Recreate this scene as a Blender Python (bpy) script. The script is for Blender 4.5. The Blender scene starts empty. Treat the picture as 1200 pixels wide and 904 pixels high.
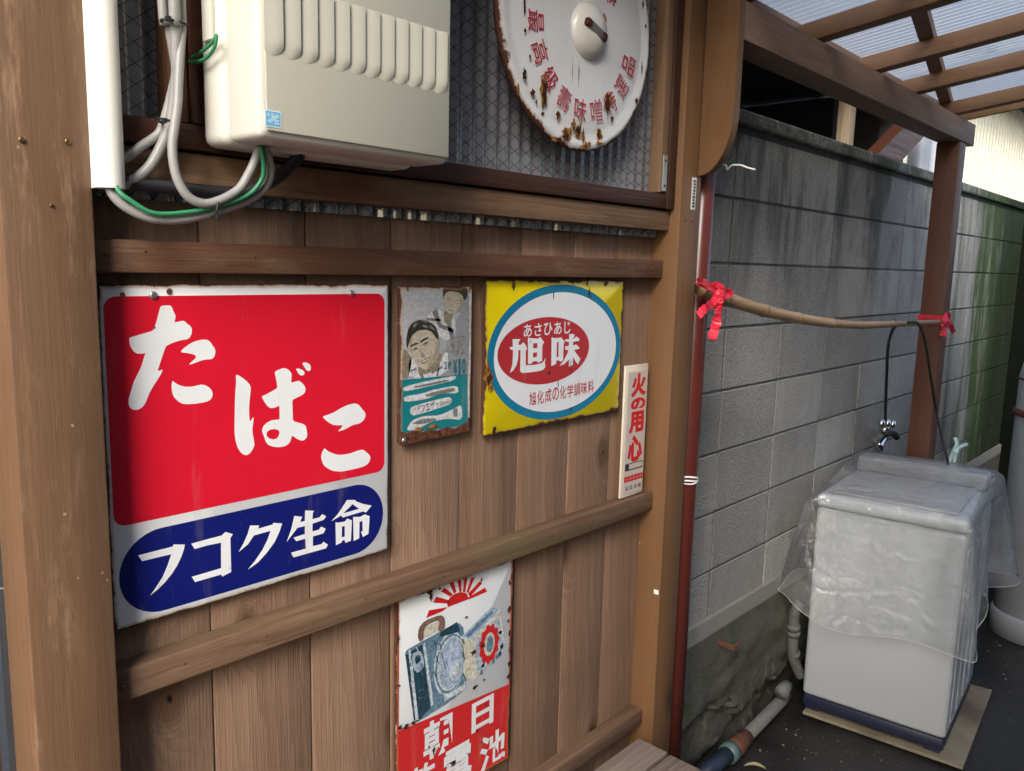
import bpy, bmesh, math, random
import numpy as np
from mathutils import Vector, Matrix
from mathutils.geometry import tessellate_polygon

random.seed(7); np.random.seed(7)
R = math.radians
scene = bpy.context.scene
COL = scene.collection

# ------------------------------------------------------------------ camera
CH = 1.70                                   # eye height above the yard
F_PX, YAW, PITCH, ROLL = 950.93, 0.827527, 0.146744, -0.0241408
def cam_axes():
    cy, sy, cp, sp = math.cos(YAW), math.sin(YAW), math.cos(PITCH), math.sin(PITCH)
    fwd = Vector((sy*cp, cy*cp, -sp)); right = Vector((cy, -sy, 0)); down = fwd.cross(right)
    cr, sr = math.cos(ROLL), math.sin(ROLL)
    return cr*right + sr*down, -sr*right + cr*down, fwd
RT, DN, FW = cam_axes()
cd = bpy.data.cameras.new('camera'); cam = bpy.data.objects.new('camera', cd); COL.objects.link(cam)
cam.matrix_world = Matrix(((RT.x, -DN.x, -FW.x, 0), (RT.y, -DN.y, -FW.y, 0), (RT.z, -DN.z, -FW.z, CH), (0, 0, 0, 1)))
cd.sensor_width = 36; cd.lens = F_PX/1200*36; cd.clip_start = 0.02; cd.clip_end = 500
scene.camera = cam

# ------------------------------------------------------------------ light
SUN_EL, SUN_AZ = R(36), R(214)              # azimuth counted from +X towards +Y
world = bpy.data.worlds.new('World'); scene.world = world; world.use_nodes = True
wn = world.node_tree; bg = wn.nodes['Background']
sky = wn.nodes.new('ShaderNodeTexSky'); sky.sky_type = 'NISHITA'; sky.sun_disc = False
sky.sun_elevation = SUN_EL; sky.sun_rotation = R(90) - SUN_AZ
sky.air_density = 1.0; sky.dust_density = 4.0; sky.ozone_density = 1.0
wn.links.new(sky.outputs[0], bg.inputs[0]); bg.inputs[1].default_value = 0.14
sl = bpy.data.lights.new('sun', 'SUN'); sl.energy = 1.3; sl.angle = R(24); sl.color = (1, .99, .98)
sun = bpy.data.objects.new('sun', sl); COL.objects.link(sun)
sd = Vector((math.cos(SUN_EL)*math.cos(SUN_AZ), math.cos(SUN_EL)*math.sin(SUN_AZ), math.sin(SUN_EL)))
sun.rotation_euler = sd.to_track_quat('Z', 'Y').to_euler()
vs = scene.view_settings; vs.view_transform = 'Standard'; vs.look = 'None'; vs.exposure = 1.28; vs.gamma = 1
vs.use_curve_mapping = False
scene.cycles.use_denoising = True
scene.cycles.max_bounces = 10; scene.cycles.transparent_max_bounces = 16

# ------------------------------------------------------------------ pixel -> place (photo pixels, 1200 x 904)
def ray(x, y): return RT*((x-600)/F_PX) + DN*((y-452)/F_PX) + FW
def PY(x, y, Y): r = ray(x, y); t = Y/r.y; return Vector((r.x*t, Y, CH + r.z*t))
def PX(x, y, X): r = ray(x, y); t = X/r.x; return Vector((X, r.y*t, CH + r.z*t))
def PZ(x, y, Z): r = ray(x, y); t = (Z-CH)/r.z; return Vector((r.x*t, r.y*t, Z))

# ------------------------------------------------------------------ objects
def thing(name, label, cat, loc=(0, 0, 0), group=None):
    o = bpy.data.objects.new(name, None); COL.objects.link(o); o.location = loc
    o.empty_display_size = .05
    o['label'] = label; o['category'] = cat
    if group: o['group'] = group
    return o
def origin(o):
    v = Vector((0, 0, 0))
    while o is not None: v += o.location; o = o.parent
    return v
def mk(name, vf, mat, parent=None, smooth=False, label=None, cat=None, group=None, kind=None, base=None):
    """one mesh object; vf = (verts, faces) in world coordinates"""
    verts, faces = vf
    if parent is not None: off = origin(parent)
    elif base is not None: off = Vector(base)
    else:
        a = np.array([tuple(v) for v in verts]); mn, mx = a.min(0), a.max(0)
        off = Vector(((mn[0]+mx[0])/2, (mn[1]+mx[1])/2, mn[2]))
    me = bpy.data.meshes.new(name)
    me.from_pydata([tuple(Vector(v)-off) for v in verts], [], faces); me.update()
    me.materials.append(mat)
    if smooth: me.polygons.foreach_set('use_smooth', [True]*len(me.polygons))
    o = bpy.data.objects.new(name, me); COL.objects.link(o)
    if parent is not None: o.parent = parent
    else: o.location = off
    if smooth == 'auto':
        for p in me.polygons: p.use_smooth = True
        me.set_sharp_from_angle(angle=R(35))
    if label: o['label'] = label
    if cat: o['category'] = cat
    if group: o['group'] = group
    if kind: o['kind'] = kind
    return o
def bm_out(bm):
    bm.verts.index_update()
    out = ([v.co.copy() for v in bm.verts], [[v.index for v in f.verts] for f in bm.faces]); bm.free(); return out
def join(*parts):
    V, F = [], []
    for v, f in parts:
        n = len(V); V += list(v); F += [[i+n for i in q] for q in f]
    return V, F
def box(x0, x1, y0, y1, z0, z1, bev=0.0, seg=2):
    bm = bmesh.new()
    vs_ = [bm.verts.new(p) for p in ((x0,y0,z0),(x1,y0,z0),(x1,y1,z0),(x0,y1,z0),(x0,y0,z1),(x1,y0,z1),(x1,y1,z1),(x0,y1,z1))]
    for q in ((3,2,1,0),(4,5,6,7),(0,1,5,4),(1,2,6,5),(2,3,7,6),(3,0,4,7)): bm.faces.new([vs_[i] for i in q])
    if bev > 0: bmesh.ops.bevel(bm, geom=bm.edges[:], offset=bev, segments=seg, affect='EDGES', profile=.5)
    return bm_out(bm)
def xform(vf, M): return [M @ Vector(v) for v in vf[0]], vf[1]
def catmull(P, n=6, closed=False):
    P = [Vector(p) for p in P]; out = []; L = len(P)
    rng = range(L) if closed else range(L-1)
    for i in rng:
        if closed: a, b, c, d = P[i-1], P[i], P[(i+1) % L], P[(i+2) % L]
        else: a, b, c, d = P[max(i-1, 0)], P[i], P[i+1], P[min(i+2, L-1)]
        for k in range(n):
            t = k/n
            out.append(.5*((2*b) + (c-a)*t + (2*a-5*b+4*c-d)*t*t + (3*b-a-3*c+d)*t**3))
    if not closed: out.append(P[-1])
    return out
def tube(P, r, seg=10, sm=6, caps=True):
    P = catmull(P, sm) if sm > 1 else [Vector(p) for p in P]
    rr = r if callable(r) else (lambda t: r)
    V, F = [], []; n = len(P); up = None
    for i, p in enumerate(P):
        t = (P[min(i+1, n-1)] - P[max(i-1, 0)]).normalized()
        if up is None:
            up = Vector((0, 0, 1)) if abs(t.z) < .9 else Vector((1, 0, 0))
        up = (up - t*up.dot(t)).normalized(); s = t.cross(up)
        q = rr(i/(n-1))
        for k in range(seg):
            a = 2*math.pi*k/seg; V.append(p + (up*math.cos(a) + s*math.sin(a))*q)
    for i in range(n-1):
        for k in range(seg):
            k2 = (k+1) % seg; F.append([i*seg+k, i*seg+k2, (i+1)*seg+k2, (i+1)*seg+k])
    if caps: F.append(list(range(seg))[::-1]); F.append([(n-1)*seg+k for k in range(seg)])
    return V, F
def cyl(a, b, r, seg=20): return tube([a, b], r, seg, 1)
def lathe(prof, c, axis='Z', seg=40):
    """profile [(radius, height)] turned about an axis through c"""
    V, F = [], []; n = len(prof)
    for r, h in prof:
        for k in range(seg):
            a = 2*math.pi*k/seg
            x, y = r*math.cos(a), r*math.sin(a)
            V.append(Vector(c) + (Vector((x, y, h)) if axis == 'Z' else Vector((x, -h, y))))
    for i in range(n-1):
        for k in range(seg):
            k2 = (k+1) % seg; F.append([i*seg+k, i*seg+k2, (i+1)*seg+k2, (i+1)*seg+k])
    if prof[0][0] > 1e-4: F.append(list(range(seg))[::-1])
    if prof[-1][0] > 1e-4: F.append([(n-1)*seg+k for k in range(seg)])
    return V, F

# ------------------------------------------------------------------ materials
class NT:
    def __init__(s, name):
        s.m = bpy.data.materials.new(name); s.m.use_nodes = True; s.t = s.m.node_tree
        s.b = s.t.nodes['Principled BSDF']; s.out = s.t.nodes['Material Output']
    def n(s, typ, ins=None, out=0, **kw):
        nd = s.t.nodes.new('ShaderNode'+typ)
        for k, v in kw.items(): setattr(nd, k, v)
        for k, v in (ins or {}).items(): s.set(nd.inputs[k], v)
        return nd if out is None else nd.outputs[out]
    def set(s, sock, v):
        if isinstance(v, bpy.types.NodeSocket): s.t.links.new(v, sock)
        else:
            if sock.type == 'RGBA' and len(v) == 3: v = (*v, 1)
            sock.default_value = v
    def math(s, op, a, b=0.0, c=0.0, clamp=False): return s.n('Math', {0: a, 1: b, 2: c}, operation=op, use_clamp=clamp)
    def mix(s, f, a, b, mode='MIX'):
        nd = s.n('Mix', out=None, data_type='RGBA', blend_type=mode); s.set(nd.inputs[0], f); s.set(nd.inputs[6], a); s.set(nd.inputs[7], b); return nd.outputs[2]
    def ramp(s, f, a, b, lo=0.0, hi=1.0): return s.n('MapRange', {0: f, 1: a, 2: b, 3: lo, 4: hi}, interpolation_type='SMOOTHSTEP')
    def noise(s, vec, scale, detail=4, rough=.6, dist=0.0): return s.n('TexNoise', {'Vector': vec, 'Scale': scale, 'Detail': detail, 'Roughness': rough, 'Distortion': dist})
    def obj(s, scale=(1, 1, 1), rnd=True):
        v = s.n('TexCoord', out=3)
        if rnd:
            r = s.n('ObjectInfo', out=5); o = s.n('CombineXYZ', {0: s.math('MULTIPLY', r, 13.7), 1: s.math('MULTIPLY', r, 7.1), 2: s.math('MULTIPLY', r, 29.3)})
            v = s.n('VectorMath', {0: v, 1: o}, operation='ADD')
        return s.n('Mapping', {0: v, 3: scale})
    def pos(s, scale=(1, 1, 1)): return s.n('Mapping', {0: s.n('NewGeometry', out=0), 3: scale})
    def xyz(s, v): nd = s.n('SeparateXYZ', {0: v}, out=None); return nd.outputs
    def bump(s, h, d=.001, st=.5): s.set(s.b.inputs['Normal'], s.n('Bump', {'Height': h, 'Distance': d, 'Strength': st}))
    def fin(s, col, rough=.5, metal=0.0, spec=.5, **kw):
        s.set(s.b.inputs['Base Color'], col); s.set(s.b.inputs['Roughness'], rough); s.set(s.b.inputs['Metallic'], metal)
        s.set(s.b.inputs['Specular IOR Level'], spec)
        for k, v in kw.items(): s.set(s.b.inputs[k], v)
        return s.m
def sc(c, f): return tuple(min(1, x*f) for x in c)
def plain(name, col, rough=.5, metal=0.0, var=.18, scale=30, bump=.0004, spec=.5, dirt=0.0, **kw):
    s = NT(name); v = s.obj()
    n1 = s.noise(v, scale); n2 = s.noise(v, scale*.13, 5)
    c = s.mix(n1, sc(col, 1-var), sc(col, 1+var))
    if dirt: c = s.mix(s.ramp(n2, .5, .75, 0, dirt), c, sc((.10, .08, .06), 1))
    s.bump(n1, bump, .4)
    return s.fin(c, s.ramp(n2, .2, .8, rough-.08, rough+.08), metal, spec, **kw)
def wood(name, axis, c1, c2, rough=.6, knots=0.0, fine=1.0, stain=None, bumpd=.0012, worn=None, spec=.3, chips=0.0, contrast=1.0):
    """grain runs along the given axis"""
    s = NT(name); k = {'X': 0, 'Y': 1, 'Z': 2}[axis]
    v = s.obj()
    def along(f): return tuple(f if i == k else 1 for i in range(3))
    vw = s.n('VectorMath', {0: v, 1: s.n('VectorMath', {0: s.n('TexNoise', {'Vector': v, 'Scale': 2.5, 'Detail': 2}, out=1), 3: .03}, operation='SCALE')}, operation='ADD')
    kd = None
    if knots:
        x, y, z = s.xyz(v); across = x if k == 2 else z
        p2 = s.n('CombineXYZ', {0: across, 1: s.math('MULTIPLY', (x, y, z)[k], .62)})
        p2 = s.n('VectorMath', {0: p2, 1: s.n('VectorMath', {0: s.n('TexNoise', {'Vector': p2, 'Scale': 30.0, 'Detail': 2}, out=1), 3: .008}, operation='SCALE')}, operation='ADD')
        kv = s.n('TexVoronoi', {'Vector': p2, 'Scale': 7.0, 'Randomness': 1.0}, out=None, voronoi_dimensions='2D')
        kd = kv.outputs[0]; kr = s.xyz(kv.outputs[1]); on = s.math('GREATER_THAN', kr[0], 1-knots)
        kd = s.math('DIVIDE', kd, s.math('MULTIPLY_ADD', kr[1], .9, .55))
        halo = s.math('MULTIPLY', s.ramp(kd, .05, .5, 1, 0), on)
        vw = s.n('VectorMath', {0: vw, 1: s.n('CombineXYZ', {0: s.math('MULTIPLY', halo, .035), 1: s.math('MULTIPLY', halo, .035), 2: s.math('MULTIPLY', halo, .035)})}, operation='ADD')
    g = s.n('Mapping', {0: vw, 3: along(.05)})
    broad = s.noise(g, 26*fine, 4, .6, .4)
    wv = s.n('TexWave', {'Vector': g, 'Scale': 24*fine, 'Distortion': 5.0, 'Detail': 3.0, 'Detail Scale': 1.8}, out=1, wave_type='BANDS', bands_direction='DIAGONAL', wave_profile='SAW')
    fineg = s.noise(s.n('Mapping', {0: v, 3: along(.02)}), 240*fine, 4, .75)
    pore = s.noise(s.n('Mapping', {0: v, 3: along(.035)}), 520*fine, 2, .6)
    strip = s.noise(s.n('Mapping', {0: v, 3: along(.004)}), 17, 1, .4)
    big = s.noise(v, 3.2, 5, .65)
    f = s.math('ADD', s.math('MULTIPLY', broad, .42), s.math('ADD', s.math('MULTIPLY', wv, .20), s.math('MULTIPLY', fineg, .48)))
    f = s.ramp(f, .55-.32/contrast, .55+.30/contrast)
    c = s.mix(f, sc(c1, .82), sc(c2, 1.12))
    c = s.mix(s.ramp(strip, .40, .60, 0, .40), c, sc(c1, .85))
    c = s.mix(s.ramp(big, .38, .68, 0, .45), c, sc(c1, .75))
    c = s.mix(s.ramp(pore, .60, .72, 0, .35), c, sc(c1, .35))
    rnd = s.n('ObjectInfo', out=5)
    c = s.mix(.30, c, s.mix(rnd, sc(c1, .75), sc(c2, 1.15)))
    if stain is not None: c = s.mix(s.ramp(s.noise(s.n('Mapping', {0: v, 3: along(.35)}), 7.5, 6, .7), .50, .68, 0, .7), c, stain)
    if worn is not None:
        wm = s.noise(s.n('Mapping', {0: v, 3: along(.16)}), 34, 7, .8)
        zone = s.noise(s.n('Mapping', {0: v, 3: along(.25)}), 7, 3)
        c = s.mix(s.math('MULTIPLY', s.ramp(wm, .50, .66, 0, .8), s.ramp(zone, .42, .62)), c, worn)
    if chips:
        cv_ = s.n('TexVoronoi', {'Vector': v, 'Scale': 34.0}, out=None); cc = s.math('GREATER_THAN', s.xyz(cv_.outputs[1])[1], 1-chips)
        c = s.mix(s.math('MULTIPLY', s.ramp(s.math('ADD', cv_.outputs[0], s.math('MULTIPLY', pore, .1)), .10, .15, .85, 0), cc), c, (.42, .33, .24))
    if kd is not None:
        ring = s.math('MULTIPLY', s.ramp(kd, .07, .20, .75, 0), on); core = s.math('MULTIPLY', s.ramp(kd, .055, .085, 1, 0), on)
        crack = s.math('MULTIPLY', s.ramp(kd, .012, .03, 1, 0), on)
        rings = s.math('MULTIPLY', s.math('MULTIPLY', s.ramp(s.math('SINE', s.math('MULTIPLY', kd, 190)), 0, 1), .35), s.math('MULTIPLY', s.ramp(kd, .10, .34, 1, 0), on))
        c = s.mix(rings, c, sc(c1, .6)); c = s.mix(ring, c, (.10, .055, .03)); c = s.mix(s.math('MULTIPLY', core, .8), c, s.mix(kr[2], (.022, .013, .008), (.16, .085, .04))); c = s.mix(crack, c, (.012, .008, .006))
    s.bump(s.math('ADD', f, s.math('SUBTRACT', s.math('MULTIPLY', fineg, .6), s.math('MULTIPLY', pore, .3))), bumpd, .7)
    return s.fin(c, s.ramp(f, 0, 1, rough+.1, rough-.06), 0, spec)

def rust_layer(s, c, rough, W, H, edge, chips, seed, circ=None):
    """rust creeping in from the rim of a plate and in chips; plate-local x,z in metres"""
    v = s.n('TexCoord', out=3); x, y, z = s.xyz(v)
    if circ: e = s.math('SUBTRACT', circ, s.n('VectorMath', {0: s.n('CombineXYZ', {0: x, 1: s.math('SUBTRACT', z, circ)})}, out=1, operation='LENGTH'))
    else:
        e = s.math('MINIMUM', s.math('SUBTRACT', W/2, s.math('ABSOLUTE', x)), s.math('MINIMUM', z, s.math('SUBTRACT', H, z)))
    o = s.n('VectorMath', {0: v, 1: (seed*1.7, 0, seed*.9)}, operation='ADD')
    flat = s.n('Mapping', {0: o, 3: (1, 0, 1)})
    n1 = s.noise(flat, 26, 6, .7); n2 = s.noise(flat, 90, 4, .7); n3 = s.noise(flat, 7, 3)
    reach = s.math('MULTIPLY', s.ramp(s.math('ADD', n1, s.math('MULTIPLY', n2, .25)), .42, .95), edge*5)
    reach = s.math('ADD', s.math('MULTIPLY', reach, s.ramp(n3, .35, .65, .35, 1.2)), edge*.12)
    m = s.ramp(s.math('SUBTRACT', e, reach), -.0008, .0012, 1, 0)
    hal = s.ramp(s.math('SUBTRACT', e, reach), 0, .006, .55, 0)
    if chips:
        ch = s.math('ADD', n1, s.math('MULTIPLY', n2, .3))
        cm = s.ramp(ch, .97-chips, .985-chips); m = s.math('MAXIMUM', m, cm); hal = s.math('MAXIMUM', hal, s.ramp(ch, .9-chips, .98-chips, 0, .5))
    c = s.mix(hal, c, (.42, .20, .06))
    rc = s.mix(n2, (.018, .008, .006), (.13, .045, .018))
    c = s.mix(m, c, rc)
    s.bump(s.math('ADD', s.math('MULTIPLY', s.noise(flat, 5, 2), 7.0), s.math('SUBTRACT', s.math('MULTIPLY', n2, s.math('MULTIPLY', m, .6)), m)), .0006, .8)
    return c, s.mix(m, (rough,)*3, (.85,)*3)
def enamel(name, col, W, H, edge=.003, chips=0.0, seed=1.0, rough=.16, circ=None, var=.04, mott=0.0):
    s = NT(name); v = s.n('TexCoord', out=3)
    c = s.mix(s.noise(v, 9, 5), sc(col, 1-var), sc(col, 1+var))
    if mott: c = s.mix(s.ramp(s.noise(v, 130, 6, .75), .40, .60), sc(col, 1-mott), sc(col, 1+mott*.6))
    c = s.mix(s.ramp(s.noise(v, 160, 2), .71, .76, 0, .45), c, (.2, .15, .11))
    c = s.mix(s.ramp(s.noise(s.n('Mapping', {0: v, 3: (1, 1, .18)}), 24, 6, .7), .56, .74, 0, .16), c, (.36, .31, .26))
    c, r = rust_layer(s, c, rough, W, H, edge, chips, seed, circ)
    return s.fin(c, r, 0, .5)

M = {}
M['post'] = wood('brown_paint', 'Z', (.140, .079, .043), (.185, .106, .059), .5, fine=.8, worn=(.27, .175, .11), chips=.05, bumpd=.0006, contrast=.55, spec=.4)
M['postside'] = wood('orange_brown_paint', 'Z', (.155, .080, .036), (.20, .105, .048), .45, fine=.8, chips=.04, contrast=.5, knots=.06, bumpd=.0006, spec=.4)
M['plank'] = wood('weathered_cedar', 'Z', (.165, .094, .058), (.335, .218, .150), .62, knots=.30, bumpd=.0016, contrast=.8)
M['batten'] = wood('red_cedar_batten', 'X', (.10, .044, .024), (.21, .105, .062), .6, fine=.9, stain=(.22, .15, .095))
M['batten2'] = wood('grey_cedar_batten', 'X', (.115, .064, .038), (.245, .152, .098), .6, fine=.9, stain=(.14, .12, .055))
M['timber'] = wood('old_pine_timber', 'X', (.15, .08, .04), (.30, .19, .115), .62, fine=.7, stain=(.12, .04, .02))
M['sash'] = wood('dark_stained_sash', 'X', (.045, .016, .009), (.085, .032, .018), .4, fine=.8)
M['jamb'] = wood('window_jamb_wood', 'Z', (.17, .10, .055), (.30, .19, .115), .5, fine=.9)
M['jambdark'] = wood('window_jamb_dark', 'Z', (.05, .022, .012), (.10, .045, .025), .5)
M['canopy'] = wood('canopy_brown_paint', 'X', (.20, .125, .09), (.27, .17, .125), .6, fine=.7, bumpd=.0006, worn=(.26, .18, .15), contrast=.6)
M['canopyY'] = wood('rafter_brown_paint', 'Y', (.19, .105, .062), (.27, .155, .095), .55, fine=.7, contrast=.6, bumpd=.0006, stain=(.19, .12, .03))
M['canopyZ'] = wood('canopy_post_paint', 'Z', (.085, .036, .021), (.12, .05, .03), .5, fine=.7, contrast=.6, bumpd=.0006)
M['bench'] = wood('grey_weathered_bench', 'X', (.15, .11, .085), (.33, .26, .21), .75, fine=1.3, bumpd=.002)
M['bamboo'] = wood('dry_bamboo', 'X', (.26, .16, .085), (.40, .27, .16), .45, fine=.8, bumpd=.0004)
M['oldpost'] = wood('bleached_old_post', 'Z', (.22, .16, .10), (.42, .34, .24), .7, fine=.7)
M['pvc'] = plain('white_pvc', (.78, .78, .72), .38, var=.03, scale=8)
M['cable'] = plain('grey_cable_sheath', (.27, .27, .265), .45, var=.12, scale=60, dirt=.4)
M['green'] = plain('green_wire', (.03, .22, .10), .4, var=.1)
M['black'] = plain('black_plastic', (.014, .014, .017), .55, var=.3)
M['boxside'] = plain('ivory_abs', (.62, .62, .55), .42, var=.02, scale=6)
M['boxfront'] = plain('greige_abs_cover', (.51, .51, .43), .45, var=.03, scale=5, dirt=.14)
M['steel'] = plain('zinc_steel', (.55, .55, .54), .35, .9, var=.1)
M['chrome'] = plain('chrome_tap', (.75, .75, .75), .12, 1.0, var=.03)
M['brass'] = plain('dull_brass_screw', (.20, .13, .06), .4, .8, var=.3)
M['rustm'] = plain('rusty_iron', (.13, .05, .025), .85, var=.5, scale=90, bump=.002)
M['galv'] = plain('galvanised_pipe', (.13, .135, .13), .7, .0, var=.4, scale=50, dirt=.5)
M['navypipe'] = plain('dark_sleeve', (.02, .03, .06), .5, var=.3)
M['teal'] = plain('teal_fitting', (.09, .15, .145), .5, var=.2)
M['downpipe'] = plain('brown_downpipe', (.10, .022, .016), .3, var=.1, scale=12)
M['ribbon'] = plain('red_plastic_tape', (.62, .02, .05), .38, var=.15, scale=50, bump=.001)
M['white'] = plain('white_string', (.75, .75, .74), .6, var=.05)
M['navy'] = plain('navy_base', (.014, .019, .045), .45, var=.1)
M['washer'] = plain('washer_enamel', (.47, .50, .52), .3, var=.03, scale=6, dirt=.10)
M['washertop'] = plain('washer_lid_plastic', (.45, .46, .47), .35, var=.05, scale=8)
M['tray'] = plain('cream_board', (.25, .21, .145), .7, var=.35, scale=24, dirt=.95)
M['tank'] = plain('grey_tank_paint', (.38, .41, .45), .45, var=.08, scale=9, dirt=.25)
M['peg'] = plain('pale_blue_tie', (.42, .60, .62), .45, var=.06)
M['leaf'] = plain('fallen_leaf', (.34, .30, .15), .6, var=.2)
M['darkwall'] = plain('dark_board_wall', (.02, .02, .024), .7, var=.4, scale=8)
M['darkframe'] = plain('dark_grey_frame', (.06, .06, .065), .6, var=.3, scale=8)
M['greypipe'] = plain('grey_vertical_pipe', (.24, .27, .31), .45, var=.12, scale=6)
M['cream'] = plain('cream_metal_siding', (.72, .70, .54), .45, var=.04, scale=3, dirt=.1)
M['roofdark'] = plain('dark_roof_sheet', (.07, .07, .075), .5, var=.2)
M['paper'] = plain('paper_label', (.70, .70, .68), .5, var=.03)
M['ink'] = plain('black_ink', (.03, .03, .035), .5, var=.05)

def concrete_ground():
    s = NT('yard_concrete'); v = s.pos()
    n1 = s.noise(v, 2.2, 8, .65); n2 = s.noise(v, 60, 6, .7); n3 = s.noise(v, 9, 6, .7)
    c = s.mix(n2, (.018, .0175, .017), (.042, .040, .038)); c = s.mix(s.ramp(n1, .4, .65, 0, .7), c, (.012, .012, .013))
    c = s.mix(s.ramp(n3, .64, .76, 0, .4), c, (.15, .145, .135))
    s.bump(s.math('ADD', n2, s.math('MULTIPLY', n3, 2)), .004, .5)
    return s.fin(c, s.ramp(n1, .42, .62, .62, .28), 0, .5)
M['ground'] = concrete_ground()

def block_mat(name, base, coping=False):
    s = NT(name); v = s.pos(); x, y, z = s.xyz(v); rnd = s.n('ObjectInfo', out=5)
    n1 = s.noise(v, 150, 4, .75); n2 = s.noise(v, 14, 6, .65); por = s.n('TexVoronoi', {'Vector': v, 'Scale': 110.0})
    c = s.mix(s.ramp(n1, .3, .7), sc(base, .6), sc(base, 1.3)); c = s.mix(s.ramp(n2, .35, .7, 0, .6), c, sc(base, .6))
    c = s.mix(.5, c, s.mix(rnd, sc(base, .60), sc(base, 1.25)))
    c = s.mix(s.ramp(por, .05, .26, .85, 0), c, sc(base, .25)); c = s.mix(s.ramp(s.noise(v, 420, 2), .62, .7, 0, .5), c, sc(base, 1.6))
    st = s.noise(s.pos((3.2, 3.2, 1.1)), 1.0, 6, .62, .5); st2 = s.noise(s.pos((16, 16, 1.6)), 1.0, 5, .65)
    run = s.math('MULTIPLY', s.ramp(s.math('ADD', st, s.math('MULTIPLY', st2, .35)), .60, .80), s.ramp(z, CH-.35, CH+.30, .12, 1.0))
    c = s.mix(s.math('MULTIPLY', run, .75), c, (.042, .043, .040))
    near = s.math('MULTIPLY', s.ramp(s.math('ADD', x, s.math('MULTIPLY', n2, .5)), 2.15, 2.9, 1, 0), .5); c = s.mix(near, c, (.07, .075, .08))  # shade of booth post and bracket painted onto the near end
    if coping: c = s.mix(s.ramp(s.noise(v, 22, 6, .7), .42, .62, 0, .75), c, (.075, .095, .035))
    al = s.noise(s.pos((6, 6, .8)), 1.0, 5, .6)
    alg = s.math('MULTIPLY', s.ramp(s.math('ADD', x, s.math('MULTIPLY', s.math('SUBTRACT', al, .5), 2.2)), 4.9, 5.5), s.ramp(s.noise(s.pos((14, 14, 2.5)), 1.0, 6, .7), .30, .52, .25, 1))
    c = s.mix(s.math('MULTIPLY', alg, .92), c, s.mix(n2, (.02, .045, .010), (.06, .10, .022)))
    far = s.ramp(x, 5.5, 5.95); c = s.mix(s.math('MULTIPLY', far, .9), c, (.012, .022, .008))  # far end painted almost black for the shade of the enclosed corner
    s.bump(s.math('ADD', n1, s.math('ADD', s.math('MULTIPLY', n2, .25), s.math('MULTIPLY', por, .9))), .004, .8)
    return s.fin(c, .88, 0, .25)
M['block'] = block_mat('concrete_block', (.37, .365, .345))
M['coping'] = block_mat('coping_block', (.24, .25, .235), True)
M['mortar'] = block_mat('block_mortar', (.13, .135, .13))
def footing_mat():
    s = NT('mossy_footing'); v = s.pos(); x, y, z = s.xyz(v)
    n1 = s.noise(v, 60, 6, .75); n2 = s.noise(v, 9, 6, .7); n3 = s.noise(v, 3.4, 4)
    c = s.mix(n1, (.045, .046, .038), (.15, .145, .125)); c = s.mix(s.ramp(n2, .45, .65, 0, .6), c, (.045, .06, .025))
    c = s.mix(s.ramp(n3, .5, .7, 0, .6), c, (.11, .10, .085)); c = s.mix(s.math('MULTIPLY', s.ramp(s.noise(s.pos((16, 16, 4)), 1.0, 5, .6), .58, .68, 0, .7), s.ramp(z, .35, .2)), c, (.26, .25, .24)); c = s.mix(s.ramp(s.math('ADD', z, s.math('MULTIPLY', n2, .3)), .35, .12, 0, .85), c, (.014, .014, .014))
    c = s.mix(s.ramp(z, CH-1.205, CH-1.193), c, s.mix(n1, (.22, .215, .20), (.30, .295, .27)))
    s.bump(s.math('ADD', n1, s.math('MULTIPLY', n2, 2)), .008, .7)
    return s.fin(c, .9, 0, .2)
M['footing'] = footing_mat()
def wired_sheet():
    s = NT('wired_corrugated_plastic'); v = s.n('NewGeometry', out=0); x, y, z = s.xyz(v)
    a = s.math('MULTIPLY', x, 1/.0325); b = s.math('MULTIPLY', z, 1/.026)
    def line(t): return s.ramp(s.math('ABSOLUTE', s.math('SUBTRACT', s.math('FRACT', t), .5)), .455, .485)
    w = s.math('MAXIMUM', line(s.math('ADD', a, b)), line(s.math('SUBTRACT', s.math('ADD', a, 40.5), b)))
    n = s.noise(s.pos((1, 1, .1)), 60, 4); n2 = s.noise(s.pos(), 6, 5)
    c = s.mix(n, (.16, .165, .185), (.25, .255, .275)); c = s.mix(s.ramp(n2, .45, .7, 0, .35), c, (.32, .32, .325))
    c = s.mix(s.math('MULTIPLY', w, .88), c, (.018, .018, .022))
    s.bump(s.math('ADD', s.math('MULTIPLY', w, .8), s.math('MULTIPLY', n, .3)), .0009, .6)
    return s.fin(c, s.ramp(n2, .3, .7, .08, .22), 0, .9)
M['wired'] = wired_sheet()
def roof_sheet():
    s = NT('clear_roof_sheet'); v = s.pos(); n = s.noise(s.pos((30, .7, 1)), 1.0, 5, .6); n2 = s.noise(v, 5, 5, .65)
    dirt = s.math('MAXIMUM', s.ramp(n, .55, .78, 0, .5), s.ramp(n2, .6, .72, 0, .35))
    t = s.n('BsdfTransparent', {0: (.98, .98, .94, 1)}); tl = s.n('BsdfTranslucent', {0: s.mix(dirt, (.99, .99, .95), (.40, .37, .32))})
    g = s.n('BsdfGlossy', {0: (.9, .9, .9, 1), 1: .2})
    m1 = s.n('MixShader', {0: s.ramp(dirt, 0, .5, .72, .9), 1: t, 2: tl}); m2 = s.n('MixShader', {0: .06, 1: m1, 2: g})
    s.t.links.new(m2, s.out.inputs[0]); return s.m
M['roof'] = roof_sheet()
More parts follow.
